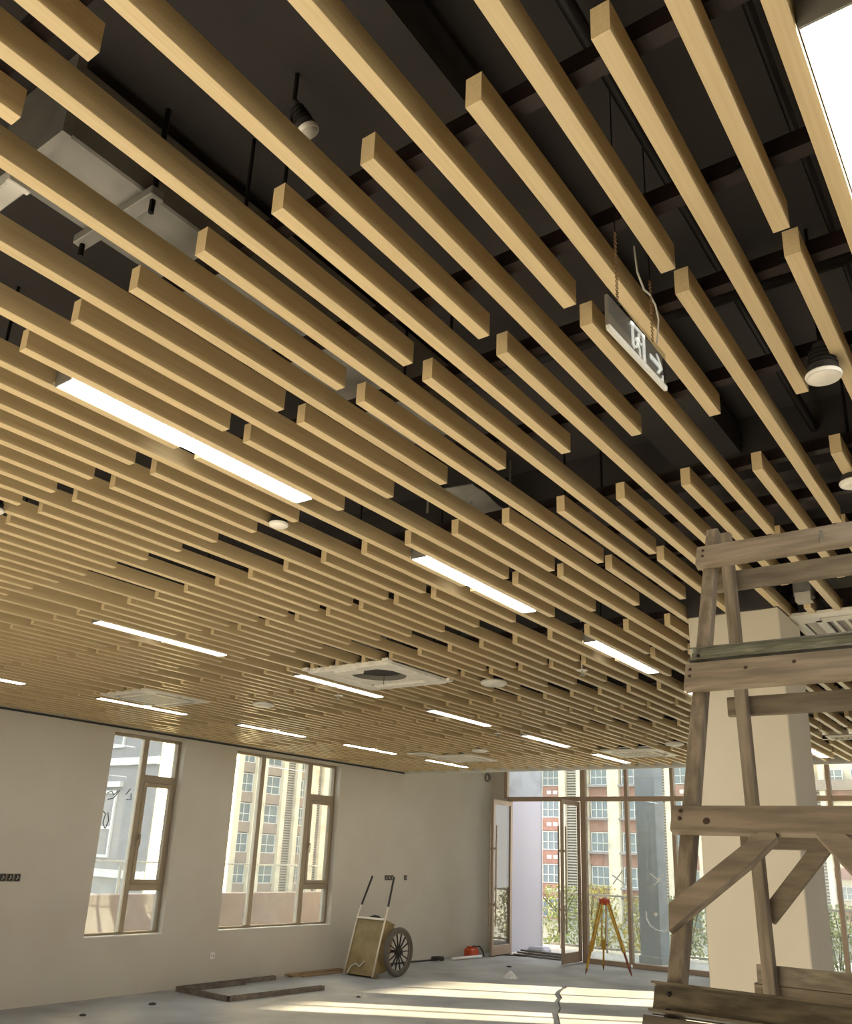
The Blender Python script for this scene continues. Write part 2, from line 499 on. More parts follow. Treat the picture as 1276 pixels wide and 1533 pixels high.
# ---- column
cx0, cx1, cy0, cy1 = 5.04, 5.545, 1.17, 1.70
colm = MB().cbox(cx0, cx1, cy0, cy1, 0, ZB - .003, .006).build('column', 'column', origin=(cx0, cy0, 0)); st(colm, 'square off-white plastered column behind the wooden trestle')
MB().box(cx0, cx1, cy0, cy1, ZB - .003, ZS).build('painted_head', 'black', colm)

# ---- windows in the left wall
def window_left(name, W, cols, sash_col, label):
    x0, x1, z0, z1 = W
    yf, yb = YL + .10, YL + .17
    r = empty(name, (x0, YL, z0), label, None, None, 'structure')
    fwid = .045
    for a in ((x0, x1, z0, z0 + .04), (x0, x1, z1 - .04, z1)): MB().cbox(a[0], a[1], yf, yb, a[2], a[3], .004).build('frame_rail', 'windowframe', r)
    for a in ((x0, x0 + fwid), (x1 - fwid, x1)): MB().cbox(a[0], a[1], yf, yb, z0 + .04, z1 - .04, .004).build('frame_stile', 'windowframe', r)
    edges = [x0 + fwid] + [c for q in cols for c in q] + [x1 - fwid]
    for (a, b) in cols:
        mu = MB().cbox(a, b, yf - .005, yb, z0 + .04, z1 - .04, .004).build('mullion', 'windowframe', r)
        MB().box(a - .016, a, yf - .002, yb - .02, z0 + .045, z1 - .045).build('bead', 'windowedge', mu)
    bays = [(edges[i], edges[i + 1]) for i in range(0, len(edges), 2)]
    for i, (a, b) in enumerate(bays):
        if i != sash_col:
            MB().box(a, b, yf + .03, yf + .036, z0 + .04, z1 - .04).build('pane', 'glass', r)
        else:
            t0, t1, t2, t3 = 1.225, 1.31, 2.60, 2.70
            MB().cbox(a, b, yf, yb, t0, t1, .004).build('transom', 'windowframe', r)
            MB().cbox(a, b, yf, yb, t2, t3, .004).build('transom', 'windowframe', r)
            MB().box(a, b, yf + .03, yf + .036, z0 + .04, t0).build('pane', 'glass', r)
            MB().box(a, b, yf + .03, yf + .036, t3, z1 - .04).build('pane', 'glass', r)
            s = empty('sash', (a, yf, t1)); s.parent = r; s.location = (a - x0, yf - YL, t1 - z0)
            f = .055
            for (p, q, u, v) in ((a, a + f, t1, t2), (b - f, b, t1, t2), (a + f, b - f, t1, t1 + f), (a + f, b - f, t2 - f, t2)):
                MB().cbox(p, q, yf - .012, yb - .01, u, v, .005).build('sash_bar', 'windowframe', s)
            MB().box(a + f, b - f, yf + .02, yf + .026, t1 + f, t2 - f).build('pane', 'glass', s)
            MB().cbox(a + .012, a + .034, yf - .03, yf - .012, 1.86, 1.94, .003).cbox(a + .016, a + .03, yf - .06, yf - .046, 1.78, 1.93, .003).box(a + .018, a + .028, yf - .05, yf - .02, 1.90, 1.92).build('handle', 'windowframe', s)
    MB().box(x0 + .005, x1 - .005, YL - .004, yf, z0 + .0005, z0 + .012).build('sill', 'white', r)
    return r
w1 = window_left('window_1', W1, [(7.345, 7.42)], 1, 'narrow window with one fixed pane and one sash beside the wall boxes')
w2 = window_left('window_2', W2, [(9.545, 9.625), (10.60, 10.70)], 2, 'wide three-light window nearest the handcart')
# hand-drawn squiggles on window 1 glass
m = MB()
for q in ([(6.90, 2.42), (6.96, 2.45), (7.00, 2.40), (7.05, 2.46)], [(6.92, 2.34), (7.0, 2.36), (7.08, 2.47)], [(7.18, 2.42), (7.24, 2.50)], [(7.2, 2.36), (7.27, 2.36), (7.26, 2.44)], [(6.86, 2.2), (6.92, 2.16), (6.90, 2.05), (6.94, 1.98)], [(6.95, 2.18), (6.98, 2.08), (6.95, 1.98)], [(6.84, 1.86), (6.87, 1.75)]):
    m.tube([(x, YL + .127, z) for x, z in q], .006, 5)
m.build('marker_scrawl', 'marker', w1)

# ---- far glass wall with double door opening
gw = empty('window_3', (XG, 2.6, 0), 'floor-to-ceiling bronze framed glass wall behind the tripod', None, None, 'structure')
GM = [7.86, 6.94, 6.01, 5.08, 4.16, 3.24]
TRZ = 3.02
for i, y in enumerate(GM):
    hw = .055 if i == 0 else .034
    z0 = 0 if i == 0 else .06
    MB().cbox(XG, XG + .11, y - hw, y + hw, z0, ZS, .005).build('mullion', 'framebrown', gw)
MB().cbox(XG, XG + .11, 9.62, 9.69, TRZ, ZS, .005).build('mullion', 'framebrown', gw)
MB().cbox(XG + .02, XG + .1, 9.53, 9.62, 0, TRZ, .005).build('door_jamb', 'framebrown', gw)
ys = [9.66] + GM + [2.6]
for i in range(len(ys) - 1):
    a, b = ys[i + 1] + .034, ys[i] - .034
    MB().cbox(XG + .01, XG + .1, a, b, TRZ - .045, TRZ + .045, .005).build('transom', 'framebrown', gw)
    MB().box(XG + .05, XG + .056, a, b, TRZ + .045, ZS).build('pane', 'glass', gw)
    if i > 0:
        MB().cbox(XG - .02, XG + .11, a, b, 0, .085, .005).build('sill_rail', 'framebrown', gw)
        MB().box(XG + .05, XG + .056, a, b, .085, TRZ - .045).build('pane', 'glass', gw)
MB().box(XG - .02, XG + .11, 9.69, YL, TRZ, ZS).box(XG - .02, XG + .11, 9.62, YL, 0, TRZ).build('wall_packer', 'wall', gw)
# white paint marks on the panes
m = MB()
for q in ([(7.28, 1.60), (7.0, 1.42)][::1], [(7.27, 1.44), (7.06, 1.70)], [(6.52, 1.66), (6.27, 1.49)], [(6.45, 1.45), (6.26, 1.65)], [(6.63, .99), (6.62, .86), (6.56, .75), (6.46, .69), (6.30, .66), (6.22, .70)], [(5.45, 1.62), (5.25, 1.45)], [(5.42, 1.46), (5.28, 1.6)]):
    m.tube([(XG + .045, y, z) for y, z in q], .012, 5)
m.build('paint_mark', 'paint', gw)
m = MB()
for (y, z, a, b) in ((6.44, .95, .035, .05), (7.08, 1.2, .04, .08)):
    if a: m.lathe((XG + .048, y, z), (-1, 0, 0), [(a, 0), (a, .004)], 10)
m.build('paint_dab', 'paint', gw)

# ---- two door leaves, swung inwards
def door_leaf(name, hx, hy, ang, wd, label):
    # hinge at (hx, hy); leaf runs along direction ang
    r = empty(name, (hx, hy, 0), label, None, None, 'structure')
    r.rotation_euler.z = ang
    H = TRZ - .06; z0 = .02; t = .022
    def pb(n, m_, par, *a, c=.004):
        o = bpy.data.objects.new(n, MB().cbox(*a, c).mesh(n, m_)); COL.objects.link(o); o.parent = par; return o
    fwd = .075
    pb('stile', 'framebrown', r, 0, fwd, -t, t, z0, H)
    pb('stile', 'framebrown', r, wd - fwd, wd, -t, t, z0, H)
    pb('top_rail', 'framebrown', r, fwd, wd - fwd, -t, t, H - .09, H)
    pb('bottom_rail', 'framebrown', r, fwd, wd - fwd, -t, t, z0, z0 + .18)
    o = bpy.data.objects.new('pane', MB().box(fwd, wd - fwd, -.004, .004, z0 + .18, H - .09).mesh('pane', 'glassclean')); COL.objects.link(o); o.parent = r
    for s in (-1, 1):
        hd = pb('pull_handle', 'framebrown', r, wd - .055, wd - .02, s * .075 - .012, s * .075 + .012, .55, 2.45)
        for z in (.95, 2.0):
            pb('bracket', 'framebrown', hd, wd - .05, wd - .025, min(s * t, s * .07), max(s * t, s * .07), z - .02, z + .02)
    return r
d1 = door_leaf('door_1', XG + .01, 9.51, math.radians(180 + 3.4), .84, 'open glass door leaf folded back towards the left wall')
d2 = door_leaf('door_2', XG + .01, 7.945, math.radians(180 + 1.7), .84, 'open glass door leaf standing out beside the tripod')

# ================================================================== THINGS IN THE CEILING
def light(k, n, label):
    x0 = 1.3014 + PER * n; x1 = x0 + 1.172
    y0 = V0 + PIT * k + .003; y1 = y0 + PIT - SW - .006
    r = empty('linear_light', (x0, y0, ZB), label, 'ceiling light', 'recessed linear lights between the slats')
    MB().box(x0, x1, y0, y1, ZB + .012, ZB + .06).build('housing', 'alum', r)
    MB().cbox(x0 + .006, x1 - .006, y0 + .006, y1 - .006, ZB - .002, ZB + .0115, .003).build('diffuser', 'diffuser', r)
    for a, b in ((x0, x0 + .006), (x1 - .006, x1)): MB().box(a, b, y0, y1, ZB - .003, ZB + .012).build('end_cap', 'alum', r)
    for a in (x0 + .2, x1 - .2): MB().cyl((a, (y0 + y1) / 2, ZB + .06), (a, (y0 + y1) / 2, ZS - .002), .004, n=5).build('suspension_wire', 'blackmetal', r)
light(0, 0, 'large glaring light at the top right corner of the picture')
light(17, 0, 'longest bright linear light at left, nearest the camera')
light(17, 1, 'linear light in mid ceiling, second along the nearest full row')
light(17, 2, 'linear light third along the nearest row, left of the column')
light(17, 3, 'linear light mostly hidden behind the trestle post')
light(17, 5, 'linear light seen just right of the column')
light(37, 1, 'linear light at left, first visible of the middle row')
light(37, 2, 'linear light beside the unfinished cassette unit')
light(37, 3, 'linear light of the middle row, third from the left')
light(37, 4, 'linear light of the middle row, fourth from the left')
light(37, 5, 'linear light at the far end of the middle row by the glass wall')
light(58, 1, 'linear light cut by the left picture edge above the wall')
light(58, 2, 'linear light above the narrow window, below the left cassette')
light(58, 3, 'linear light of the wall row above the wide window')
light(58, 4, 'linear light of the wall row right of the wide window')
light(58, 5, 'linear light at the far end of the wall row near the corner')

def cassette(cx, cy, label, raw=False, size=.86, louv=True):
    z = ZB - (.035 if raw else .016); h = size / 2
    r = empty('air_conditioner', (cx, cy, z), label, 'air conditioner', 'ceiling cassette air conditioners')
    MB().box(cx - .33, cx + .33, cy - .33, cy + .33, ZB + SH + .06, ZS - .04).build('body', 'galv', r)
    for sx in (-1, 1):
        for sy in (-1, 1): MB().cyl((cx + sx * .3, cy + sy * .36, ZB + SH + .06), (cx + sx * .3, cy + sy * .36, ZS), .006, n=6).build('hanger', 'blackmetal', r)
    fr = .17
    if raw:
        for (a, b, c, d) in ((-h, h, -h, -h + .13), (-h, h, h - .13, h), (-h, -h + .13, -h + .13, h - .13), (h - .13, h, -h + .13, h - .13)):
            MB().cbox(cx + a, cx + b, cy + c, cy + d, z, z + .05, .012).build('frame_side', 'foam', r)
        m = MB(); n = 28; R = .24; hh = h - .13
        vs = []; fs = []
        for i in range(n):
            t = 2 * math.pi * i / n; c_, s_ = math.cos(t), math.sin(t); q = hh / max(abs(c_), abs(s_))
            vs += [(cx + c_ * R, cy + s_ * R, z + .03), (cx + c_ * q, cy + s_ * q, z + .022)]
        for i in range(n): fs.append((2 * i, 2 * i + 1, 2 * ((i + 1) % n) + 1, 2 * ((i + 1) % n)))
        m.add(vs, fs).build('drain_pan', 'foam', r)
        m = MB(); vs = []; fs = []
        for i in range(n):
            t = 2 * math.pi * i / n
            vs += [(cx + math.cos(t) * R, cy + math.sin(t) * R, z + .03), (cx + math.cos(t) * .2, cy + math.sin(t) * .2, z + .16)]
        for i in range(n): fs.append((2 * i, 2 * i + 1, 2 * ((i + 1) % n) + 1, 2 * ((i + 1) % n)))
        m.add(vs, fs).build('bell_mouth', 'plasticdark', r, smooth=True)
        MB().lathe((cx, cy, z + .06), (0, 0, 1), [(.19, 0), (.19, .05), (.08, .09)], 20).build('fan', 'dark', r)
        MB().cbox(cx - .40, cx - .26, cy - .06, cy + .16, z - .012, z + .03, .008).build('control_box', 'foam', r)
        for sx in (-1, 1):
            for sy in (-1, 1): MB().box(cx + sx * h - .03, cx + sx * h + .03, cy + sy * h - .03, cy + sy * h + .03, z + .02, z + .045).build('corner_bracket', 'foam', r)
        MB().cyl((cx + .1, cy + .02, z - .03), (cx + .1, cy + .02, ZB + .2), .003, n=5).build('pull_wire', 'dark', r)
    else:
        # panel: rim with sloping edge, four outlet slots with vane, central intake grille
        s0, s1, s2 = h, h - .03, h - .17
        m = MB()
        def ring(a, za, b, zb):
            vs = [(cx + i * a, cy + j * a, za) for i, j in ((-1, -1), (1, -1), (1, 1), (-1, 1))] + [(cx + i * b, cy + j * b, zb) for i, j in ((-1, -1), (1, -1), (1, 1), (-1, 1))]
            m.add(vs, [(i, (i + 1) % 4, 4 + (i + 1) % 4, 4 + i) for i in range(4)])
        ring(s0, z + .03, s0, z + .012); ring(s0, z + .012, s1, z); 
        # bottom face pieces around slots
        o1, o0, ln = h - .055, h - .125, h - .16
        m.box(cx - s1, cx + s1, cy - s1, cy - o1, z, z + .02).box(cx - s1, cx + s1, cy + o1, cy + s1, z, z + .02)
        m.box(cx - s1, cx - o1, cy - o1, cy + o1, z, z + .02).box(cx + o1, cx + s1, cy - o1, cy + o1, z, z + .02)
        for sx in (-1, 1):
            for sy in (-1, 1):
                xa, xb = sorted((cx + sx * ln, cx + sx * o1)); ya, yb = sorted((cy + sy * ln, cy + sy * o1))
                m.box(xa, xb, ya, yb, z, z + .02)
        q = o0
        m.box(cx - q, cx + q, cy - q, cy - q + .05, z, z + .02).box(cx - q, cx + q, cy + q - .05, cy + q, z, z + .02)
        m.box(cx - q, cx - q + .05, cy - q + .05, cy + q - .05, z, z + .02).box(cx + q - .05, cx + q, cy - q + .05, cy + q - .05, z, z + .02)
        m.build('panel', 'plastic', r)
        for sx, sy in ((1, 0), (-1, 0), (0, 1), (0, -1)):
            c = (o1 + o0) / 2
            if sx: MB().beam((cx + sx * c, cy - ln, z + .012), (cx + sx * c, cy + ln, z + .012), .05, .008, (sx * .5, 0, 1)).build('vane', 'plasticgrey', r)
            else: MB().beam((cx - ln, cy + sy * c, z + .012), (cx + ln, cy + sy * c, z + .012), .05, .008, (0, sy * .5, 1)).build('vane', 'plasticgrey', r)
            if sx: MB().box(min(cx + sx * o0, cx + sx * o1), max(cx + sx * o0, cx + sx * o1), cy - ln, cy + ln, z + .03, z + .034).build('outlet_slot', 'plasticdark', r)
            else: MB().box(cx - ln, cx + ln, min(cy + sy * o0, cy + sy * o1), max(cy + sy * o0, cy + sy * o1), z + .03, z + .034).build('outlet_slot', 'plasticdark', r)
        g = empty('intake_grille', (cx, cy, z)); g.parent = r; g.location = (0, 0, 0)
        qq = o0 - .06
        MB().box(cx - qq, cx + qq, cy - qq, cy + qq, z + .014, z + .018).build('filter', 'grille', g)
        for i in range(9):
            y = cy - qq + (i + .5) * 2 * qq / 9
            MB().box(cx - qq, cx + qq, y - .012, y + .006, z + .001, z + .013).build('grille_bar', 'plastic', g)
        MB().box(cx - .03, cx + .03, cy - h + .012, cy - h + .03, z - .003, z).build('badge', 'plasticgrey', r)
    return r
cassette(*CASS[0][:2], 'unfinished cassette unit with open fan hole in mid ceiling', raw=True, size=CASS[0][2])
cassette(*CASS[1][:2], 'white cassette unit above the narrow window light', size=.8)
cassette(*CASS[2][:2], 'big white cassette unit with louvres right of the column head', size=.95)
cassette(*CASS[3][:2], 'small far cassette unit near the left room corner', size=.8)
cassette(*CASS[4][:2], 'far cassette unit before the glass wall, left of trestle', size=.8)

def speaker(x, y, label):
    z = ZB - .02
    r = empty('ceiling_speaker', (x, y, z), label, 'speaker', 'round white ceiling speakers')
    MB().lathe((x, y, z), (0, 0, 1), [(.095, -.012), (.112, -.004), (.115, .012), (.105, .022), (.085, .03)], 28).build('rim', 'plastic', r, smooth=True)
    MB().lathe((x, y, z), (0, 0, -1), [(.094, .0), (.09, .016), (.04, .0185), (.0, .019)], 28).build('grille_disc', 'plastic', r, smooth=True)
    MB().lathe((x, y, z), (0, 0, 1), [(.085, .03), (.08, .12), (.05, .14)], 20).build('can', 'blackmetal', r)
speaker(6.28, 3.85, 'round speaker right of the unfinished cassette unit')
speaker(6.30, 6.70, 'round speaker right of the left cassette unit')
speaker(10.55, 3.82, 'round speaker above the far cassette by the trestle')
speaker(10.43, 6.61, 'small far round speaker before the corner cassette')

def downlight(x, y, z, rad, label, lens='lamplens', tilt=(0, 0, -1), hz=.09):
    r = empty('spot_lamp', (x, y, z), label, 'spot lamp', 'spot lamps between the slats')
    a = Vector(tilt).normalized(); c = Vector((x, y, z))
    MB().lathe(c, a, [(rad * .2, -hz * 1.25), (rad * .42, -hz * 1.2), (rad * .45, -hz), (rad * .62, -hz * .95), (rad * .72, -hz * .5), (rad * .9, -.008), (rad, 0)], 24).build('heat_sink', 'dark', r, smooth=False)
    for i in range(4):
        t = -hz * (.9 - .17 * i)
        MB().lathe(c, a, [(rad * (.68 + .06 * i), t), (rad * (.68 + .06 * i), t + .006)], 24).build('cooling_fin', 'blackmetal', r)
    MB().lathe(c, a, [(rad * .97, .0), (rad * 1.0, .004), (rad * .94, .012)], 28).build('rim', 'plastic', r)
    MB().lathe(c, a, [(rad * .93, .008), (rad * .8, .014), (rad * .01, .016)], 28).build('lens', lens, r, smooth=True)
    top = c - a * hz * 1.2
    MB().cyl(top, (top.x, top.y, ZS), .006, n=6).build('stem', 'blackmetal', r)
downlight(2.475, .384, 3.225, .052, 'spot lamp with white lens between slats at right edge', hz=.085)
downlight(3.375, .462, 3.245, .055, 'spot lamp half cut by the right picture edge')
downlight(1.085, 1.203, 3.43, .027, 'tilted spot lamp above the slats near the top', lens='plasticgrey', tilt=(.5, -.3, -1), hz=.06)
downlight(2.60, 2.785, ZB - .006, .046, 'small round downlight below the longest light', hz=.07)
downlight(1.79, 3.83, ZB - .006, .046, 'downlight cut by the left picture edge', hz=.07)

def sprinkler(x, y, label):
    r = empty('sprinkler', (x, y, ZB), label, 'sprinkler', 'sprinkler heads under the slats')
    MB().cyl((x, y, ZB - .01), (x, y, ZS), .008, n=8).build('pipe', 'plastic', r)
    MB().lathe((x, y, ZB - .012), (0, 0, 1), [(.042, 0), (.045, .005), (.02, .012)], 16).build('rose', 'plastic', r)
    MB().lathe((x, y, ZB - .05), (0, 0, 1), [(.022, 0), (.022, .003), (.006, .01), (.006, .04)], 14).build('deflector', 'alum', r)
sprinkler(6.15, 2.95, 'sprinkler head left of the third near light')
sprinkler(6.23, 5.59, 'sprinkler head right below the light by the unfinished cassette')
sprinkler(9.05, 5.48, 'far sprinkler head between middle row lights')

def access_panel(x, y, label, s=.17):
    r = empty('vent_panel', (x, y, ZB), label, 'vent', 'small square ceiling vents')
    for a, b, c, d in ((-s, s, -s, -s + .035), (-s, s, s - .035, s), (-s, -s + .035, -s + .035, s - .035), (s - .035, s, -s + .035, s - .035)):
        MB().cbox(x + a, x + b, y + c, y + d, ZB - .02, ZB - .003, .004).build('frame_side', 'plastic', r)
    for i in range(5):
        q = -s + .05 + i * (2 * s - .1) / 4
        MB().beam((x - s + .035, y + q, ZB - .01), (x + s - .035, y + q, ZB - .01), .03, .003, (0, .7, 1)).build('vent_blade', 'plasticgrey', r)
access_panel(10.60, 7.74, 'small square vent left of the corner cassette')
access_panel(10.58, 1.88, 'small square vent at right edge beyond the column')

# grey ducts and sheet above the slats
r = empty('sheet_duct', (.75, 1.85, 3.45), 'grey sheet-metal duct above the slats at upper left', 'duct')
MB().cbox(.78, 2.6, 1.74, 2.02, 3.47, 3.70, .006).build('duct_body', 'galv', r)
MB().cbox(1.02, 1.06, 1.70, 2.06, 3.44, 3.47, .003).build('bracket', 'galv', r)
MB().cyl((1.04, 1.72, 3.40), (1.04, 1.72, ZS), .008, n=6).build('hanger', 'blackmetal', r)
MB().cyl((1.04, 2.04, 3.40), (1.04, 2.04, ZS), .008, n=6).build('hanger', 'blackmetal', r)
MB().box(.775, .80, 1.725, 2.035, 3.455, 3.71).build('flange', 'galv', r)
r = empty('white_board', (.80, 2.1, 3.42), 'short bright white trunking piece at far upper left', 'board')  # white box stands in for a lit board edge above the slats
MB().cbox(.765, .815, 1.93, 2.75, 3.40, 3.445, .004).build('board_body', 'white', r)
MB().cbox(.76, .82, 1.92, 1.94, 3.395, 3.45, .003).build('end_cap', 'white', r)
r = empty('drain_tray', (3.25, 2.15, 3.46), 'bent grey metal sheet hanging above slats in mid ceiling', 'metal sheet')
m = MB(); nx, ny = 8, 6; vs = []; fs = []
for i in range(nx + 1):
    for j in range(ny + 1):
        x = 3.06 + .39 * i / nx; y = 2.01 + .275 * j / ny
        z = 3.455 + .02 * (1 - i / nx) * (j / ny) + .012 * math.sin(i * .9) * (1 - j / ny) + (.03 if i == 0 else 0) * .4
        vs.append((x, y, z))
for i in range(nx):
    for j in range(ny): fs.append((i * (ny + 1) + j, i * (ny + 1) + j + 1, (i + 1) * (ny + 1) + j + 1, (i + 1) * (ny + 1) + j))
vs2 = [(x, y, z + .004) for x, y, z in vs]; N = len(vs)
m.add(vs + vs2, fs + [tuple(N + i for i in q[::-1]) for q in fs]).build('sheet', 'galv', r, smooth=True)
MB().cyl((3.07, 2.27, 3.38), (3.07, 2.27, ZS), .006, n=6).build('hanger', 'alum', r)
MB().cyl((3.44, 2.03, 3.46), (3.44, 2.03, ZS), .006, n=6).build('hanger', 'alum', r)
MB().cyl((3.22, 2.12, 3.45), (3.22, 2.12, 3.47), .008, n=8).build('screw', 'alum', r)
# small sensor box by the column head
r = empty('sensor_box', (5.12, 1.06, 3.3), 'small grey box hanging beside the column head', 'control box')
MB().cbox(5.06, 5.16, .985, 1.085, 3.32, 3.44, .005).build('box_body', 'galv', r)
MB().box(5.05, 5.13, .99, 1.075, 3.288, 3.296).build('base_plate', 'plasticgrey', r)
MB().box(5.05, 5.058, .99, 1.075, 3.296, 3.34).build('side_plate', 'plasticgrey', r)
MB().cyl((5.11, 1.035, 3.44), (5.11, 1.035, ZS), .006, n=6).build('hanger', 'blackmetal', r)

# ---- exit sign
VS = .68; sx0, sx1, sz0, sz1 = 1.586, 1.95, 2.985, 3.098
r = empty('exit_sign', ((sx0 + sx1) / 2, VS, sz0), 'grey hanging exit sign with running man and arrow', 'sign')
SP = Vector((sx0, VS, sz0)); EX = Vector((1, 0, .055)); EZ = Vector((0, 0, 1))
WD, HT = sx1 - sx0, .098
MB().prism([(.012, .008), (WD - .004, .008), (WD - .004, HT), (.012, HT)], SP + Vector((0, .004, 0)), EX, EZ, (0, .008, 0)).build('sign_plate', 'signgrey', r)
MB().prism([(0, 0), (WD, 0), (WD, HT + .006), (0, HT + .006)], SP + Vector((0, -.0035, 0)), EX, EZ, (0, .003, 0)).build('acrylic_sheet', 'clear', r)
MB().prism([(0, -.006), (WD, -.006), (WD, .006), (0, .006)], SP + Vector((0, -.004, 0)), EX, EZ, (0, .009, 0)).build('bottom_edge', 'acrylic', r)
yk = -.0005 + .004
def mark(name, polys):
    m = MB()
    for p in polys: m.prism(p, SP + Vector((0, yk - .003, 0)), EX, EZ, (0, .0025, 0))
    return m.build(name, 'signwhite', r)
X0 = .146
def st_poly(a, b, wd):
    ax, az = a; bx, bz = b; dx, dz = bx - ax, bz - az; L = math.hypot(dx, dz); nx_, nz_ = -dz / L * wd / 2, dx / L * wd / 2
    return [(ax + nx_, az + nz_), (ax - nx_, az - nz_), (bx - nx_, bz - nz_), (bx + nx_, bz + nz_)]
mark('door_pictogram', [[(X0, .028), (X0 + .014, .020), (X0 + .014, .094), (X0, .094)], [(X0, .085), (X0 + .085, .085), (X0 + .085, .094), (X0, .094)], [(X0 + .070, .010), (X0 + .085, .010), (X0 + .085, .094), (X0 + .070, .094)]])
hd = [(X0 + .047 + .0075 * math.cos(t * math.pi / 5), .074 + .0075 * math.sin(t * math.pi / 5)) for t in range(10)]
mark('running_man', [hd, st_poly((X0 + .043, .066), (X0 + .036, .046), .013), st_poly((X0 + .042, .064), (X0 + .027, .058), .005), st_poly((X0 + .027, .058), (X0 + .022, .049), .005), st_poly((X0 + .044, .063), (X0 + .058, .054), .005), st_poly((X0 + .058, .054), (X0 + .064, .060), .005),
     st_poly((X0 + .037, .048), (X0 + .049, .038), .007), st_poly((X0 + .049, .038), (X0 + .048, .020), .006), st_poly((X0 + .035, .047), (X0 + .030, .034), .007), st_poly((X0 + .030, .034), (X0 + .018, .030), .006), st_poly((X0 + .048, .019), (X0 + .055, .019), .005)])
A0 = X0 + .118
mark('arrow', [st_poly((A0, .052), (A0 + .068, .052), .014), [(A0 + .070, .052), (A0 + .044, .080), (A0 + .056, .080), (A0 + .086, .052), (A0 + .056, .024), (A0 + .044, .024)]])
mark('corner_label', [[(WD - .028, .014), (WD - .012, .014), (WD - .012, .034), (WD - .017, .034), (WD - .017, .024), (WD - .028, .02)]])
for xx in (sx0 + .06, sx1 - .08):
    m = MB(); z = sz0 + HT + (xx - sx0) * .055; i = 0
    while z < ZB + .02:
        m.torus((xx, VS, z + .008), (1, 0, 0) if i % 2 else (0, 1, 0), .0035, .0009, 10, 5); z += .006; i += 1
    MB_c = m.build('chain', 'chain', r)
    MB().cyl((xx, VS, z), (xx, VS, ZS), .002, n=5).build('wire', 'blackmetal', r)
MB().tube([(1.80, VS + .012, 3.36), (1.805, VS + .008, 3.28), (1.825, VS, 3.235), (1.865, VS, 3.245), (1.905, VS, 3.235), (1.922, VS, 3.20), (1.912, VS, 3.16), (1.90, VS, 3.115)], .0026, 6).build('cable', 'plasticgrey', r)

# ================================================================== WOODEN TRESTLE
tr = empty('wooden_trestle', (2.2, -.3, 0), 'tall weathered wooden trestle with braces in front of the column', 'trestle')
l1x = lambda z: .40679 * z + 1.37681
l2x = lambda z: -.08201 * z + 2.84631
VT = .75; LEN = 2.6
def bm(name, p0, p1, a, b, hint, m_='timber', parent=tr, c=.003):
    o = MB().beam(p0, p1, a, b, hint, c).build(name, m_, parent, origin=tuple(p0))
    return o
T1, T2 = .036, .036
for yv in (VT, VT - LEN):
    bm('leg', (l1x(0), yv, 0), (l1x(2.80) - .006, yv, 2.80), .036, .038, (1, 0, .4), 'timberleg')
    bm('leg', (l2x(0), yv - .004, 0), (l2x(2.83), yv - .004, 2.83), .034, .038, (1, 0, 0), 'timberleg')
yA, yB = VT + .032, VT - LEN - .05
def nrail(name, z0, z1, m_='timber', ln=None, y0=None, off=.0, th=.03, far=False):
    # rail on the outer face of the near (or far) legs; front face between z0 and z1
    zc = (z0 + z1) / 2
    if not far:
        x = l1x(zc) - .019 - th / 2 - off + .012; hint = Vector((-.4, 0, 1)).normalized()
        # near legs lean, the rail lies flat on them
        n_ = Vector((-.927, 0, .375)); upv = Vector((.375, 0, .927))
        c = Vector((l1x(zc), 0, zc)) + n_ * (.019 + th / 2 + off)
        return bm(name, (c.x, yA if y0 is None else y0, c.z), (c.x, yB if ln is None else ln, c.z), th, (z1 - z0), (.375, 0, .927), m_)
    c = Vector((l2x(zc), 0, zc)) + Vector((.0, 0, 0)); c.x += .019 + th / 2 + off
    return bm(name, (c.x, yA + .015 if y0 is None else y0, c.z), (c.x, yB if ln is None else ln, c.z), th, (z1 - z0), (0, 0, 1), m_)
ra = nrail('rail', 2.650, 2.722)
rb = nrail('rail', 2.252, 2.332)
rc = nrail('rail', 1.880, 1.945)
rd = nrail('rail', 1.44, 1.50, 'timbershade', y0=yA + .02)
nrail('rail', 2.655, 2.715, 'timbershade', far=True)
nrail('rail', 2.262, 2.32, 'timbershade', far=True)
nrail('rail', 1.876, 1.935, 'timbershade', far=True)
nrail('rail', 1.462, 1.512, 'timbershade', far=True)
nrail('rail', .62, .68, 'timbershade', far=True)
nrail('rail', .62, .68, 'timbershade')
# zinc channels laid on two of the rails
def channel(z0, z1, m_, far=False, y0=None):
    zc = (z0 + z1) / 2
    if not far:
        n_ = Vector((-.927, 0, .375)); upv = Vector((.375, 0, .927)); c = Vector((l1x(zc), 0, zc)) + n_ * .024
    else:
        n_ = Vector((1, 0, 0)); upv = Vector((0, 0, 1)); c = Vector((l2x(zc) + .024, 0, zc))
    h = (z1 - z0) / 2; ya = yA - .005 if y0 is None else y0
    o = MB()
    o.beam((c.x, ya, c.z), (c.x, yB, c.z), .004, 2 * h, tuple(upv))
    for s in (-1, 1):
        q = c + upv * (s * (h - .004)) + n_ * .012
        o.beam((q.x, ya, q.z), (q.x, yB, q.z), .026, .005, tuple(upv))
    o2 = o.build('metal_channel', m_, tr)
    return o2
channel(2.334, 2.378, 'zinc')
channel(1.502, 1.566, 'zincdark', y0=yA + .01)
channel(1.512, 1.562, 'zincdark', far=True, y0=yA + .005)
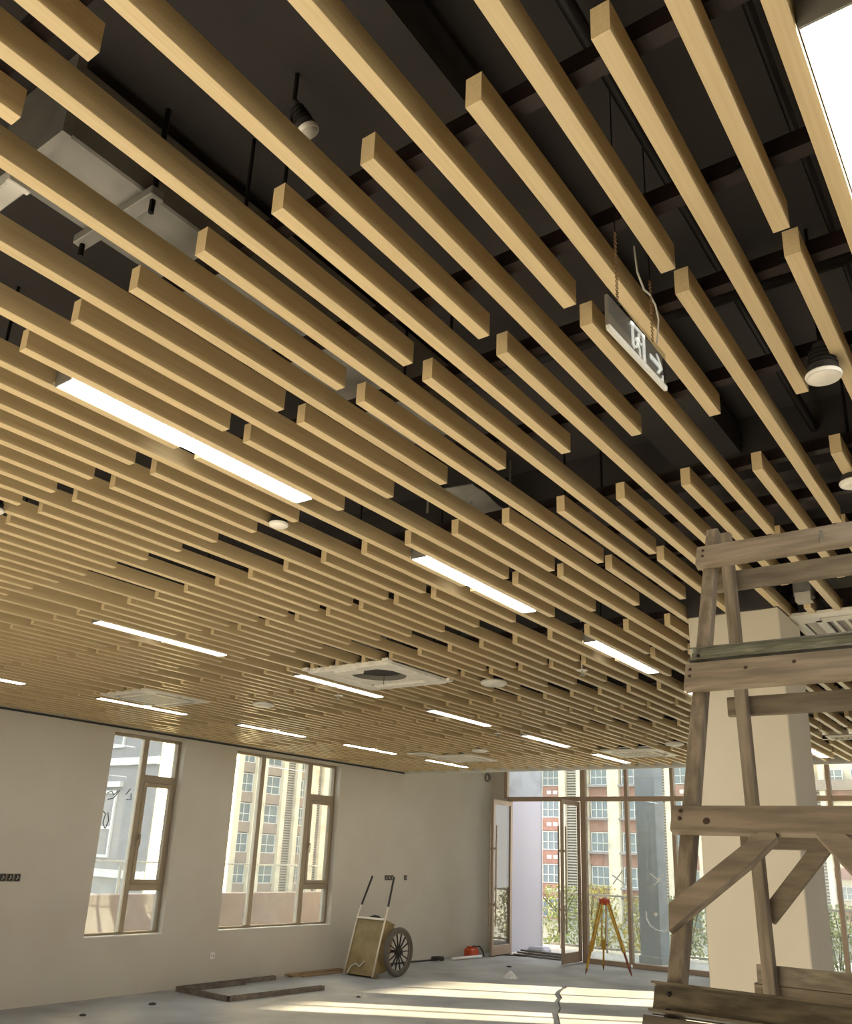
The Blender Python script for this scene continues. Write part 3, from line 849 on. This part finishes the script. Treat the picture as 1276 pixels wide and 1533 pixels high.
# braces
n1 = Vector((-.927, 0, .375))
def on1(y, z, off=.036): 
    c = Vector((l1x(z), y, z)) + n1 * off; return tuple(c)
poly = [(.769, 1.719), (.763, 1.664), (.589, 1.815), (.535, 1.872), (.545, 1.905), (.58, 1.878)]
q = MB(); nq = len(poly)
q.add([on1(y, z, .048) for y, z in poly] + [on1(y, z, .022) for y, z in poly], [tuple(range(nq))[::-1], tuple(range(nq, 2 * nq))] + [(i, (i + 1) % nq, nq + (i + 1) % nq, nq + i) for i in range(nq)])
q.build('brace', 'timber', tr)
bm('brace', on1(.438, 1.898), on1(.17, 1.60), .018, .052, (.375, 0, .927), 'timber')
def on2(y, z, off=.030): return (l2x(z) + off, y, z)
bm('brace', on2(.742, 1.688), on2(.560, 1.90), .018, .050, (0, 0, 1), 'timbershade')
bm('brace', on2(.30, 1.60), on2(.52, 1.90), .018, .050, (0, 0, 1), 'timbershade')
# bolt heads and knots
def dot(y, z, rad, m_, name, par, off):
    c = Vector(on1(y, z, off)); MB().lathe(c, n1, [(rad, -.002), (rad, .002), (rad * .6, .004)], 10).build(name, m_, par)
for z in (2.700, 2.680): dot(VT + .012, z, .004, 'knot', 'nail', ra, .050)
for z in (2.308, 2.288): dot(VT + .018, z, .004, 'knot', 'nail', rb, .050)
for z in (1.928, 1.910): dot(VT + .01, z, .005, 'knot', 'nail', rc, .050)
dot(VT - .055, 1.905, .009, 'knot', 'wood_knot', rc, .0475)
dot(.62, 2.30, .005, 'knot', 'wood_knot', rb, .0485); dot(.50, 2.305, .005, 'knot', 'wood_knot', rb, .0485)
for z in (2.362, 1.545, 1.515): dot(VT + .008, z, .005, 'dark', 'bolt', tr, .028)
MB().beam((l1x(2.69) - .055, .43, 2.715), (l1x(2.69) - .055, .43, 2.68), .004, .006, (0, 1, 0)).build('bent_nail', 'zinc', ra)

# ================================================================== HANDCART (tipped on its front, handles up)
ct = empty('handcart', (11.45, 9.2, 0), 'two-wheeled olive tipping handcart stood upright under the wide window', 'handcart')
yc0, yc1 = 8.96, 9.53
def cart_pt(s, y, d=0):      # s along tray bottom from the floor, d depth behind
    dx, dz = .26, .84; L = math.hypot(dx, dz); dx, dz = dx / L, dz / L
    return Vector((11.22 + dx * s + dz * d, y, .0 + dz * s - dx * d + .012))
m = MB()
def panel(y0, y1, s0, s1, d0, d1):
    P = [cart_pt(s, y, d) for d in (d0, d1) for y in (y0, y1) for s in (s0, s1)]
    m.add(P, [(0, 2, 3, 1), (4, 5, 7, 6), (0, 1, 5, 4), (2, 6, 7, 3), (0, 4, 6, 2), (1, 3, 7, 5)])
panel(yc0, yc1, .02, .86, 0, .012)
m.build('tray_floor', 'cartpaint', ct)
for (a, b) in ((yc0, yc0 + .012), (yc1 - .012, yc1)):
    m = MB(); poly = [(.03, .012), (.85, .012), (.80, .30), (.16, .30)]
    P = [cart_pt(s, y, d) for y in (a, b) for s, d in poly]
    m.add(P, [(0, 1, 2, 3), (7, 6, 5, 4), (0, 4, 5, 1), (1, 5, 6, 2), (2, 6, 7, 3), (3, 7, 4, 0)]).build('tray_side', 'cartpaint', ct)
m = MB(); panel(yc0 + .012, yc1 - .012, .02, .05, .012, .16); m.build('tray_front', 'cartpaint', ct)
m = MB(); panel(yc0 + .012, yc1 - .012, .83, .86, .012, .28); m.build('tray_back', 'cartpaint', ct)
for y in (yc0, yc1):
    fr = MB().tube([cart_pt(0, y, -.008), cart_pt(.50, y, -.008), cart_pt(.86, y, -.008), cart_pt(.93, y, -.004), Vector((11.52 + .16, y + (.03 if y == yc0 else -.09), 1.46))], .014, 8).build('handle', 'cartrim' if y == yc0 else 'cartrim', ct, smooth=True)
    e = Vector((11.68, y + (.03 if y == yc0 else -.09), 1.46)); b = cart_pt(.93, y, -.004); d = (e - b).normalized()
    MB().tube([b + d * .12, e], .0165, 8).build('grip_sleeve', 'dark', fr)
m = MB(); m.beam(cart_pt(.85, yc0, -.012), cart_pt(.85, yc1, -.012), .03, .05, (-1, 0, .3)); m.build('top_bar', 'cartrim', ct)
m = MB(); m.tube([cart_pt(.02, yc1 - .06, -.012), cart_pt(.13, yc1 - .12, -.02), cart_pt(.17, yc1 - .2, -.012), cart_pt(.13, yc1 - .27, -.012), cart_pt(.22, yc1 - .36, -.012)], .012, 6).build('torn_lining', 'plasticgrey', ct)
MB().lathe(cart_pt(.87, 9.22, .06), (0, 1, 0), [(.02, -.12), (.05, -.06), (.055, .02), (.03, .10)], 12).build('rubber_bundle', 'dark', ct)
# wheels
wr = .36; wxc, wzc = 11.715, .36
for y in (8.86, 9.44):
    wh = empty('wheel', (wxc, y, wzc)); wh.parent = ct; wh.location = (wxc - 11.45, y - 9.2, wzc)
    MB().torus((wxc, y, wzc), (0, 1, 0), wr - .038, .038, 36, 10).build('tyre', 'rubber', wh, smooth=True)
    MB().torus((wxc, y, wzc), (0, 1, 0), wr - .082, .016, 36, 8).build('wheel_rim', 'steelold', wh, smooth=True)
    MB().cyl((wxc, y - .05, wzc), (wxc, y + .05, wzc), .05, n=16).build('hub', 'dark', wh)
    MB().cyl((wxc, y - .075, wzc), (wxc, y - .05, wzc), .028, n=12).build('hub_cap', 'dark', wh)
    for i in range(14):
        t = 2 * math.pi * i / 14
        MB().beam((wxc + .03 * math.cos(t), y, wzc + .03 * math.sin(t)), (wxc + (wr - .085) * math.cos(t), y, wzc + (wr - .085) * math.sin(t)), .012, .022, (0, 1, 0)).build('spoke', 'dark', wh)
MB().cyl((wxc, 8.82, wzc), (wxc, 9.68, wzc), .022, n=10).build('axle', 'dark', ct)
MB().beam(cart_pt(.45, yc0 + .03, .30), (wxc, yc0 + .03, wzc), .03, .03).build('axle_bracket', 'dark', ct)
MB().beam(cart_pt(.45, yc1 - .03, .30), (wxc, yc1 - .03, wzc), .03, .03).build('axle_bracket', 'dark', ct)

# ================================================================== SURVEY TRIPOD
tp = empty('survey_tripod', (15.05, 6.86, 0), 'yellow survey tripod with red head in front of the glass wall', 'tripod')
hx, hy, hz = 15.06, 6.873, 1.16
MB().lathe((hx, hy, hz), (0, 0, 1), [(.05, -.05), (.085, -.03), (.095, .02), (.085, .05), (.04, .055), (.03, .07)], 16).build('head', 'tripodred', tp)
for i in range(3):
    a = [Vector((14.66, 7.07, 0)), Vector((15.47, 7.11, 0)), Vector((15.04, 6.39, 0))][i]
    d = Vector((a.x - hx, a.y - hy, 0)).normalized(); top = Vector((hx, hy, hz - .01)) + d * .07
    leg = a - top; per = leg.cross(Vector((0, 0, 1))).normalized()
    lg = empty('leg', tuple(top)); lg.parent = tp; lg.location = (top.x - 15.05, top.y - 6.86, top.z)
    mid = top + leg * .62
    for s in (-1, 1): MB().beam(top + per * .035 * s, mid + per * .03 * s, .018, .03, tuple(d)).build('rail_bar', 'tripodwood', lg)
    MB().beam(top + leg * .54, top + leg * .68, .085, .045, tuple(d), .008).build('clamp_block', 'tripodwood', lg)
    MB().beam(top + leg * .56, top + leg * .93, .03, .03, tuple(d)).build('lower_bar', 'tripodwood' if i != 2 else 'rust', lg)
    MB().cyl(top + leg * .92, a, .022, .004, 8).build('foot_spike', 'rust', lg)
    MB().lathe(top + leg * .62 + per * .05, per, [(.012, -.01), (.012, .02)], 8).build('clamp_screw', 'dark', lg)

# ================================================================== BITS ON THE FLOOR AND WALLS
r = empty('steel_frame', (8.2, 9.3, 0), 'rusty open steel frame lying on floor under the windows', 'steel frame')
for (p0, p1) in (((8.20, 9.80), (8.18, 8.80)), ((8.18, 8.80), (9.82, 8.70)), ((8.20, 9.80), (9.97, 9.79)), ((8.27, 9.72), (9.3, 9.70))):
    a, b = Vector((*p0, .032)), Vector((*p1, .032)); q = MB()
    q.beam(a - Vector((0, 0, .028)), b - Vector((0, 0, .028)), .055, .006)
    dv = (b - a).normalized(); pr = Vector((-dv.y, dv.x, 0)) * .025
    q.beam(a + pr, b + pr, .005, .055).beam(a - pr, b - pr, .005, .055)
    q.build('channel_bar', 'steelold', r)
for i, (ya, yb, x0, x1, z, c) in enumerate(((9.80, 9.90, 10.36, 11.60, .0, 'plank'), (9.81, 9.91, 10.30, 11.50, .022, 'plank'), (9.70, 9.79, 10.5, 11.62, .0, 'plank'))):
    o = MB().cbox(x0, x1, ya, yb, z + .001, z + .021, .003).build('wood_plank', c, origin=((x0 + x1) / 2, (ya + yb) / 2, z))
    tag(o, ['bottom brown plank against the wall left of the handcart', 'top brown plank on the wall stack left of handcart', 'brown plank lying in front of the wall planks'][i], 'plank', 'planks along the left wall')
# orange box with black strap, cable, white tube
r = empty('orange_box', (15.1, 9.66, 0), 'small orange tool box with black cord at the wall corner', 'tool box')
MB().cbox(14.93, 15.22, 9.56, 9.74, .0, .17, .03).build('case', 'orange', r)
MB().cbox(14.98, 15.17, 9.59, 9.71, .17, .20, .01).build('lid', 'orange', r)
MB().tube([(15.12, 9.60, .19), (15.2, 9.55, .2), (15.27, 9.52, .12), (15.3, 9.50, .02)], .014, 6).build('cord', 'cord', r)
MB().tube([(15.0, 9.58, .2), (15.05, 9.57, .22), (15.1, 9.58, .2)], .01, 6).build('handle', 'dark', r)
o = MB().cyl((14.30, 9.58, .03), (15.18, 9.50, .03), .028, n=12).build('plastic_tube', 'pvc', origin=(14.7, 9.54, 0), smooth=True); tag(o, 'white plastic tube on floor before the orange box', 'tube')
r = empty('cable_heap', (14.0, 9.72, 0), 'black cable heap beside the orange box at the wall', 'cable')
m = MB(); pts = []
for i in range(60):
    t = i * .45; pts.append((14.05 + .13 * math.cos(t) * (1 + .2 * math.sin(i)), 9.72 + .09 * math.sin(t), .016 + .012 * (i % 5)))
m.tube(pts, .012, 5).build('coil', 'cord', r)
MB().tube([(14.0, 9.78, .012), (13.4, 9.85, .012), (12.7, 9.86, .014), (12.2, 9.84, .012), (11.95, 9.80, .012)], .018, 6).build('cable_run', 'cord', r)
o = MB().tube([(15.62, 9.58, .012), (15.95, 9.46, .012), (16.1, 9.30, .012), (16.12, 9.1, .012), (16.25, 8.95, .012)], .012, 6).build('floor_cable', 'cord', origin=(16, 9.3, 0)); tag(o, 'thin dark cable on floor under the left door leaf', 'cable')
pts = [(12.98, 6.60), (12.9, 6.53), (12.55, 6.44), (12.2, 6.30), (11.9, 6.10), (11.5, 5.95), (11.1, 5.72), (10.7, 5.55), (10.3, 5.32), (9.8, 5.05), (9.2, 4.75)]
o = MB().tube([(x, y, .007) for x, y in pts], .007, 6).build('power_cord', 'cord', origin=(11.5, 5.9, 0)); tag(o, 'dark cord crossing the sunlit stripes on the floor', 'cord')
o = MB().lathe((13.15, 7.66, 0), (0, 0, 1), [(.13, 0), (.10, .03), (.05, .08), (.0, .11)], 9).build('plaster_heap', 'plaster', origin=(13.15, 7.66, 0)); tag(o, 'small white plaster heap on the open floor', 'plaster heap')
for i, (x, y, s, lb) in enumerate(((14.4, 8.42, .05, 'dark rubble bit on floor before the door opening'), (7.35, 9.2, .05, 'small dark scrap at lower left near the wall'), (6.35, 9.1, .04, 'tiny dark scrap in the lower left corner'), (9.72, 7.98, .035, 'dark crumb between frame and sun stripes'))):
    o = MB().lathe((x, y, 0), (0, 0, 1), [(s, 0), (s * .9, s * .3), (s * .3, s * .5)], 6).build('rubble', 'dark', origin=(x, y, 0)); tag(o, lb, 'rubble')
# bundle of aluminium profiles in the doorway
for i in range(5):
    y0 = 9.28 - .05 * i; o = MB()
    zc = .02 + .038 * (i % 3)
    xa = 16.15 + .07 * i
    o.cbox(xa, xa + .045, 8.05 + .06 * i, 9.35 - .04 * i, zc - .018, zc + .018, .004)
    o = o.build('metal_profile', 'galv', origin=(xa, 8.7, 0))
    tag(o, ['front metal profile across the door threshold', 'second metal profile lying in the doorway', 'raised metal profile in the doorway bundle', 'fourth metal profile behind the raised one', 'rearmost metal profile of the doorway bundle'][i], 'metal profile', 'metal profiles in the doorway')
o = MB().cbox(16.5, 16.85, 8.85, 9.25, 0, .16, .05).build('plastic_bundle', 'whiteout', origin=(16.7, 9.05, 0)); tag(o, 'pale wrapped bundle on the door threshold outside', 'bundle')
# electrical back boxes, sockets, cable coil
def backbox(x, z, n, label):
    r = empty('junction_box', (x, YL, z), label, 'junction box', 'electrical boxes on the left wall')
    for i in range(n):
        a = x + i * .087
        for (p, q, u, v) in ((a, a + .08, z - .043, z - .036), (a, a + .08, z + .036, z + .043), (a, a + .007, z - .036, z + .036), (a + .073, a + .08, z - .036, z + .036)):
            MB().box(p, q, YL - .008, YL + .0, u, v).build('box_rim', 'steelold', r)
        MB().box(a + .007, a + .073, YL - .003, YL, z - .036, z + .036).build('box_back', 'dark', r)
        MB().tube([(a + .03, YL - .006, z - .02), (a + .045, YL - .02, z), (a + .04, YL - .008, z + .02)], .006, 5).build('wire_tail', 'plasticgrey', r)
backbox(5.58, 1.385, 3, 'row of open boxes at the left picture edge')
backbox(12.65, 1.412, 3, 'row of open boxes above the handcart handle')
backbox(13.22, 1.414, 1, 'single box right of the handcart handles')
r = empty('wall_socket', (8.84, YL, .37), 'white wall socket low between the two windows', 'socket')
MB().cbox(8.82, 8.91, YL - .01, YL, .33, .42, .003).build('face_plate', 'white', r)
for dx in (.03, .06): MB().box(8.82 + dx - .004, 8.82 + dx + .004, YL - .0115, YL - .01, .365, .385).build('slot', 'dark', r)
r = empty('cable_coil', (16.15, YL, 3.48), 'grey cable coil hanging high on wall beside glass wall', 'cable coil')
for i, q in enumerate((.075, .082, .07)): MB().torus((15.98 + .01 * i, YL - .016 - .012 * i, 3.44), (.1 * i, 1, .1), q, .007, 20, 6).build('loop', 'steelold', r)
MB().cyl((15.98, YL - .06, 3.52), (15.98, YL, 3.52), .008, n=6).build('hook', 'steelold', r)

# ================================================================== OUTDOORS
gr = MB().box(-60, 140, -60, 140, -3.4, -3.2).build('ground', 'ground'); st(gr, 'street level ground far below the terrace')
te = MB().box(XG + .1, 19.2, -6, 12, -.3, -.02).box(-4, XG + .1, YL + .25, 12.2, -.3, -.02).build('terrace', 'paving'); st(te, 'pale paved terrace outside the glass wall')
ow = MB().box(XG + .11, 18.2, 9.82, 10.2, -.02, 8).build('wall_outside', 'whiteout'); st(ow, 'pale wall outside the open door')
MB().box(18.2, 18.225, 9.80, 10.2, -.02, 8).build('sunlit_edge', 'white', ow)  # white strip puts the sunlight on the wall edge into colour
sunblock = MB().box(XG + .25, 26, 2.28, 2.45, -3.2, 8).build('wall_sunblock', 'whiteout'); st(sunblock)  # unseen wall added to keep sun off the visible glass
can = MB().box(XG + .25, 27, -6.0, 2.28, 3.28, 3.55).build('slab_sunblock', 'whiteout'); st(can)  # unseen slab added to cut off the ends of the sun stripes
r = empty('outdoor_column', (17.6, 6.95, 0), 'blue-grey square column outside the glass wall', 'column')
MB().cbox(17.5, 17.98, 6.82, 7.24, -.02, 8, .01).build('shaft', 'extcol', r)
MB().cbox(17.47, 18.01, 6.79, 7.27, -.02, .12, .01).build('base', 'extcol', r)
# railing
rl = empty('terrace_railing', (18.6, 5, 0), 'glass terrace railing with slim posts behind the door', 'railing')
MB().cbox(18.57, 18.63, 2.6, 9.8, 1.12, 1.16, .004).build('top_rail', 'louver', rl)
MB().cbox(18.57, 18.63, 2.6, 9.8, .05, .09, .004).build('bottom_rail', 'louver', rl)
for i in range(7):
    y = 9.55 - i * 1.1
    MB().cbox(18.58, 18.62, y - .02, y + .02, -.02, 1.12, .003).build('post', 'louver', rl)
    MB().box(18.595, 18.605, y - 1.08, y - .02, .1, 1.1).build('railing_pane', 'glassclean', rl)
pl = empty('parapet_rail', (9, 11.5, 0), 'brown parapet with glass rail outside the windows', 'parapet')
MB().cbox(3, 16, 11.5, 11.7, -.02, 1.09, .01).build('parapet_wall', 'parapet', pl)
MB().cbox(3, 16, 11.57, 11.61, 1.53, 1.56, .004).build('top_rail', 'white', pl)
for i in range(9):
    x = 4.3 + i * 1.35
    MB().cbox(x - .02, x + .02, 11.575, 11.605, 1.09, 1.53, .003).build('post', 'white', pl)
    MB().box(x + .02, x + 1.33, 11.588, 11.594, 1.1, 1.52).build('railing_pane', 'glassclean', pl)

def shrub(x, y, z0, h, rad, m_, label, group, nleaf=1100):
    r = empty('shrub', (x, y, z0), label, 'shrub', group)
    m = MB()
    for i in range(5): m.tube([(x, y, z0), (x + random.uniform(-.5, .5) * rad, y + random.uniform(-.5, .5) * rad, z0 + h * .5), (x + random.uniform(-.8, .8) * rad, y + random.uniform(-.8, .8) * rad, z0 + h * .9)], .012, 5)
    m.build('stems', 'stem', r)
    m = MB()
    for i in range(nleaf):
        a = random.random() * 6.283; q = rad * random.random() ** .5; t = random.random()
        c = Vector((x + math.cos(a) * q * (1.05 - .5 * abs(t - .45)), y + math.sin(a) * q * (1.05 - .5 * abs(t - .45)), z0 + .04 + h * t))
        d = Vector((random.uniform(-1, 1), random.uniform(-1, 1), random.uniform(.0, 1.4))).normalized() * random.uniform(.05, .11)
        s = d.cross(Vector((random.uniform(-1, 1), random.uniform(-1, 1), random.uniform(-1, 1)))).normalized() * d.length * .28
        m.add([c - d * .5, c + s, c + d * .5, c - s], [(0, 1, 2, 3)])
    m.build('foliage', m_, r)
for i in range(8):
    y = 11.2 - i * 1.02
    shrub(19.75 + random.uniform(-.08, .08), y, -.2, random.uniform(1.25, 1.55), .49, 'leafyellow' if i % 3 != 1 else 'leafgreen', 'yellow-green shrub growing behind the terrace railing', 'shrubs behind the terrace railing')
for i in range(4):
    shrub(14.3 + i * .88, 14.1, -.55, random.uniform(1.1, 1.5), .42, 'leafgreen', 'green shrub beyond the parapet outside the wide window', 'shrubs beyond the parapet')
pb_ = MB().box(19.2, 20.4, 2.6, 12, -.6, -.26).build('planter_bed', 'ground'); tag(pb_, 'earth planting bed behind the terrace railing', 'planter')
pb2 = MB().box(13.8, 17.4, 13.4, 14.8, -3.2, -.62).build('planter_bed', 'parapet'); tag(pb2, 'raised planting bed beyond the parapet', 'planter')

# ---- facades
def fwindow(par, P, ex, wd, z0, z1, nrm, bars=1):
    # window at P (horizontal point), spanning wd along ex
    ex = Vector(ex); n = Vector(nrm); o = Vector((P[0], P[1], 0))
    f = MB()
    for a, b, c, d in ((0, .07, z0, z1), (wd - .07, wd, z0, z1), (.07, wd - .07, z0, z0 + .07), (.07, wd - .07, z1 - .07, z1)):
        f.prism([(a, c), (b, c), (b, d), (a, d)], o - n * .02, ex, (0, 0, 1), n * .08)
    for i in range(bars):
        c = wd * (i + 1) / (bars + 1); f.prism([(c - .03, z0), (c + .03, z0), (c + .03, z1), (c - .03, z1)], o - n * .02, ex, (0, 0, 1), n * .06)
    f.prism([(.07, z0 + (z1 - z0) * .42), (wd - .07, z0 + (z1 - z0) * .42), (wd - .07, z0 + (z1 - z0) * .46), (.07, z0 + (z1 - z0) * .46)], o - n * .02, ex, (0, 0, 1), n * .06)
    w_ = f.build('window', 'winframe', par)
    MB().prism([(.0, z0), (wd, z0), (wd, z1), (.0, z1)], o - n * .06, ex, (0, 0, 1), n * .02).build('window_pane', 'winglass', w_)
    return w_
def slab(par, name, m_, P, ex, wd, z0, z1, nrm, dep, back=.3):
    n = Vector(nrm)
    return MB().prism([(0, z0), (wd, z0), (wd, z1), (0, z1)], Vector((P[0], P[1], 0)) - n * back, ex, (0, 0, 1), n * (back + dep)).build(name, m_, par)
def louvers(par, P, ex, wd, z0, z1, nrm, step=.24):
    n = Vector(nrm); m = MB(); z = z0
    slab(par, 'louver_back', 'louverdark', P, ex, wd, z0, z1, nrm, .02)
    while z < z1:
        m.prism([(0, z), (wd, z), (wd, z + step * .5), (0, z + step * .5)], Vector((P[0], P[1], 0)) + n * .03, ex, (0, 0, 1), n * .08); z += step
    o = m.build('louver_blades', 'louver', par); o['kind'] = 'stuff'
FX, FH = 75.0, 2.9
bd = empty('apartment_building', (FX, 30, -3.2), 'cream and brick-red apartment block across the street behind the glass wall', 'building')
NX = (-1, 0, 0); EY = (0, -1, 0)
MB().box(FX + .3, FX + 12, -12, 60, -3.2, 26).build('wall', 'cream', bd)
zl = [1.55 - FH * 2 + FH * i for i in range(0, 9)]          # underside level of each red band
def redbay(ya, yb, balc=False):
    wd = ya - yb
    for z in zl:
        slab(bd, 'spandrel', 'brickred', (FX, ya), EY, wd, z, z + 1.15, NX, .05)
        if balc:
            slab(bd, 'balcony_slab', 'lgrey', (FX, ya), EY, wd, z + 1.0, z + 1.18, NX, .7)
        else:
            for q in (.3, .62): slab(bd, 'ornament', 'winframe', (FX, ya - wd * q), EY, wd * .22, z + .42, z + .74, NX, .09, .0)
        fwindow(bd, (FX, ya - .12), EY, wd - .24, z + 1.2, z + FH - .05, NX, 2 if wd > 1.7 else 1)
def pillar(ya, yb): slab(bd, 'pillar', 'cream', (FX, ya), EY, ya - yb, -3.2, 26, NX, .45)
redbay(46.2, 44.0); pillar(44.0, 43.0); redbay(43.0, 40.9, True); pillar(40.9, 40.45)
redbay(40.45, 38.4); pillar(38.4, 37.75)
louvers(bd, (FX, 37.75), EY, 1.15, -3, 25, NX)
pillar(36.6, 36.1); pillar(36.1, 35.45)
redbay(35.45, 33.5, True); pillar(33.5, 32.4); redbay(32.4, 30.4, True); pillar(30.4, 29.9)
redbay(29.9, 28.75); louvers(bd, (FX, 28.75), EY, .65, -3, 25, NX); pillar(28.1, 27.55)
redbay(27.55, 25.4); pillar(25.4, 24.4); redbay(24.4, 22.0, True); pillar(22.0, 20.6); redbay(20.6, 18.2); pillar(18.2, 17.2)
pillar(17.2, 16.1); louvers(bd, (FX, 16.1), EY, .6, -3, 8.0, NX); pillar(15.5, 15.1)
for z in zl[:5]:
    fwindow(bd, (FX, 15.0), EY, 1.25, z + 1.2, z + FH - .7, NX); slab(bd, 'spandrel', 'brickred', (FX, 15.1), EY, 5.0, z - .2, z + .6, NX, .05)
    fwindow(bd, (FX, 13.2), EY, 1.25, z + 1.2, z + FH - .7, NX)
slab(bd, 'cornice', 'brownband', (FX, 17.0), EY, 16.0, 7.9, 8.7, NX, .6)

BY = 68.0
bl = empty('apartment_building', (66, BY, -3.2), 'sunlit apartment block with pale pillars seen through the wide window', 'building')
MB().box(56, 100, BY + .3, BY + 12, -3.2, 34).build('wall', 'brownband', bl)
NY = (0, -1, 0); EXx = (1, 0, 0)
lz = [-2.6 + 2.95 * i for i in range(0, 11)]
def lwin(x0, x1, m_='brownband'):
    for z in lz:
        slab(bl, 'spandrel', m_, (x0, BY), EXx, x1 - x0, z, z + 1.0, NY, .1)
        fwindow(bl, (x0 + .06, BY), EXx, x1 - x0 - .12, z + 1.0, z + 2.85, NY, 1)
def lpil(x0, x1): slab(bl, 'pillar', 'cream', (x0, BY), EXx, x1 - x0, -3.2, 34, NY, .5)
lwin(57.6, 60.1); lpil(60.1, 60.9); lpil(60.9, 61.7); lwin(61.7, 63.6); lpil(63.6, 65.1); lwin(65.1, 67.5); lpil(67.5, 68.1)
louvers(bl, (68.1, BY), EXx, 1.5, -3, 33, NY, .26); lpil(69.6, 70.2); lwin(70.2, 71.8); lpil(71.8, 73.0); louvers(bl, (73.0, BY), EXx, .9, -3, 33, NY, .26); lpil(73.9, 75.4); lwin(75.4, 77.5); lpil(77.5, 79)
# nearer wing seen through the narrow window
nb = empty('building_wing', (15.2, 20, -3.2), 'near cream wing with sunlit front seen through the narrow window', 'building')
MB().box(15.2, 18.0, 20, 44, -3.2, 16).build('wall', 'lgrey', nb)  # shade of the side face is put into this grey
MB().box(15.19, 18.01, 19.96, 20.0, -3.2, 16).build('sunlit_front', 'creamwall', nb)  # thin cream skin, sunlight on the front put into its colour
for z in (-1.6, 1.4, 4.4, 7.4):
    for y in (21.5, 25, 29, 34):
        slab(nb, 'lintel', 'winframe', (15.2, y + 2.2), (0, -1, 0), 2.2, z + 1.9, z + 2.05, (-1, 0, 0), .12)
        fwindow(nb, (15.2, y + 2.0), (0, -1, 0), 1.8, z, z + 1.8, (-1, 0, 0), 1)
    slab(nb, 'floor_band', 'winframe', (15.2, 44), (0, -1, 0), 24, z + 2.5, z + 2.7, (-1, 0, 0), .1)

# daylight portals in the openings (guide sampling only, no light of their own)
def portal(loc, rot, sx, sy):
    d = bpy.data.lights.new('portal', 'AREA'); d.shape = 'RECTANGLE'; d.size = sx; d.size_y = sy; d.cycles.is_portal = True
    o = bpy.data.objects.new('portal', d); COL.objects.link(o); o.location = loc; o.rotation_euler = rot
R90 = math.pi / 2
portal(((W1[0] + W1[1]) / 2, YL + .3, 1.95), (-R90, 0, 0), 1.17, 2.5)
portal(((W2[0] + W2[1]) / 2, YL + .3, 1.95), (-R90, 0, 0), 2.36, 2.5)
portal((XG + .3, 6.2, 1.87), (0, R90, 0), 3.75, 7.3)
portal((-5.3, 2.6, 1.35), (0, -R90, 0), 1.7, 3.2); portal((-5.3, 7.4, 1.35), (0, -R90, 0), 1.7, 3.2)
portal((4.5, -6.3, 2.35), (R90, 0, 0), 10.0, 1.7)
portal((XG + .3, -3.57, 1.7), (0, R90, 0), 3.4, 1.7); portal((XG + .3, .1, 1.7), (0, R90, 0), 3.4, 3.04)
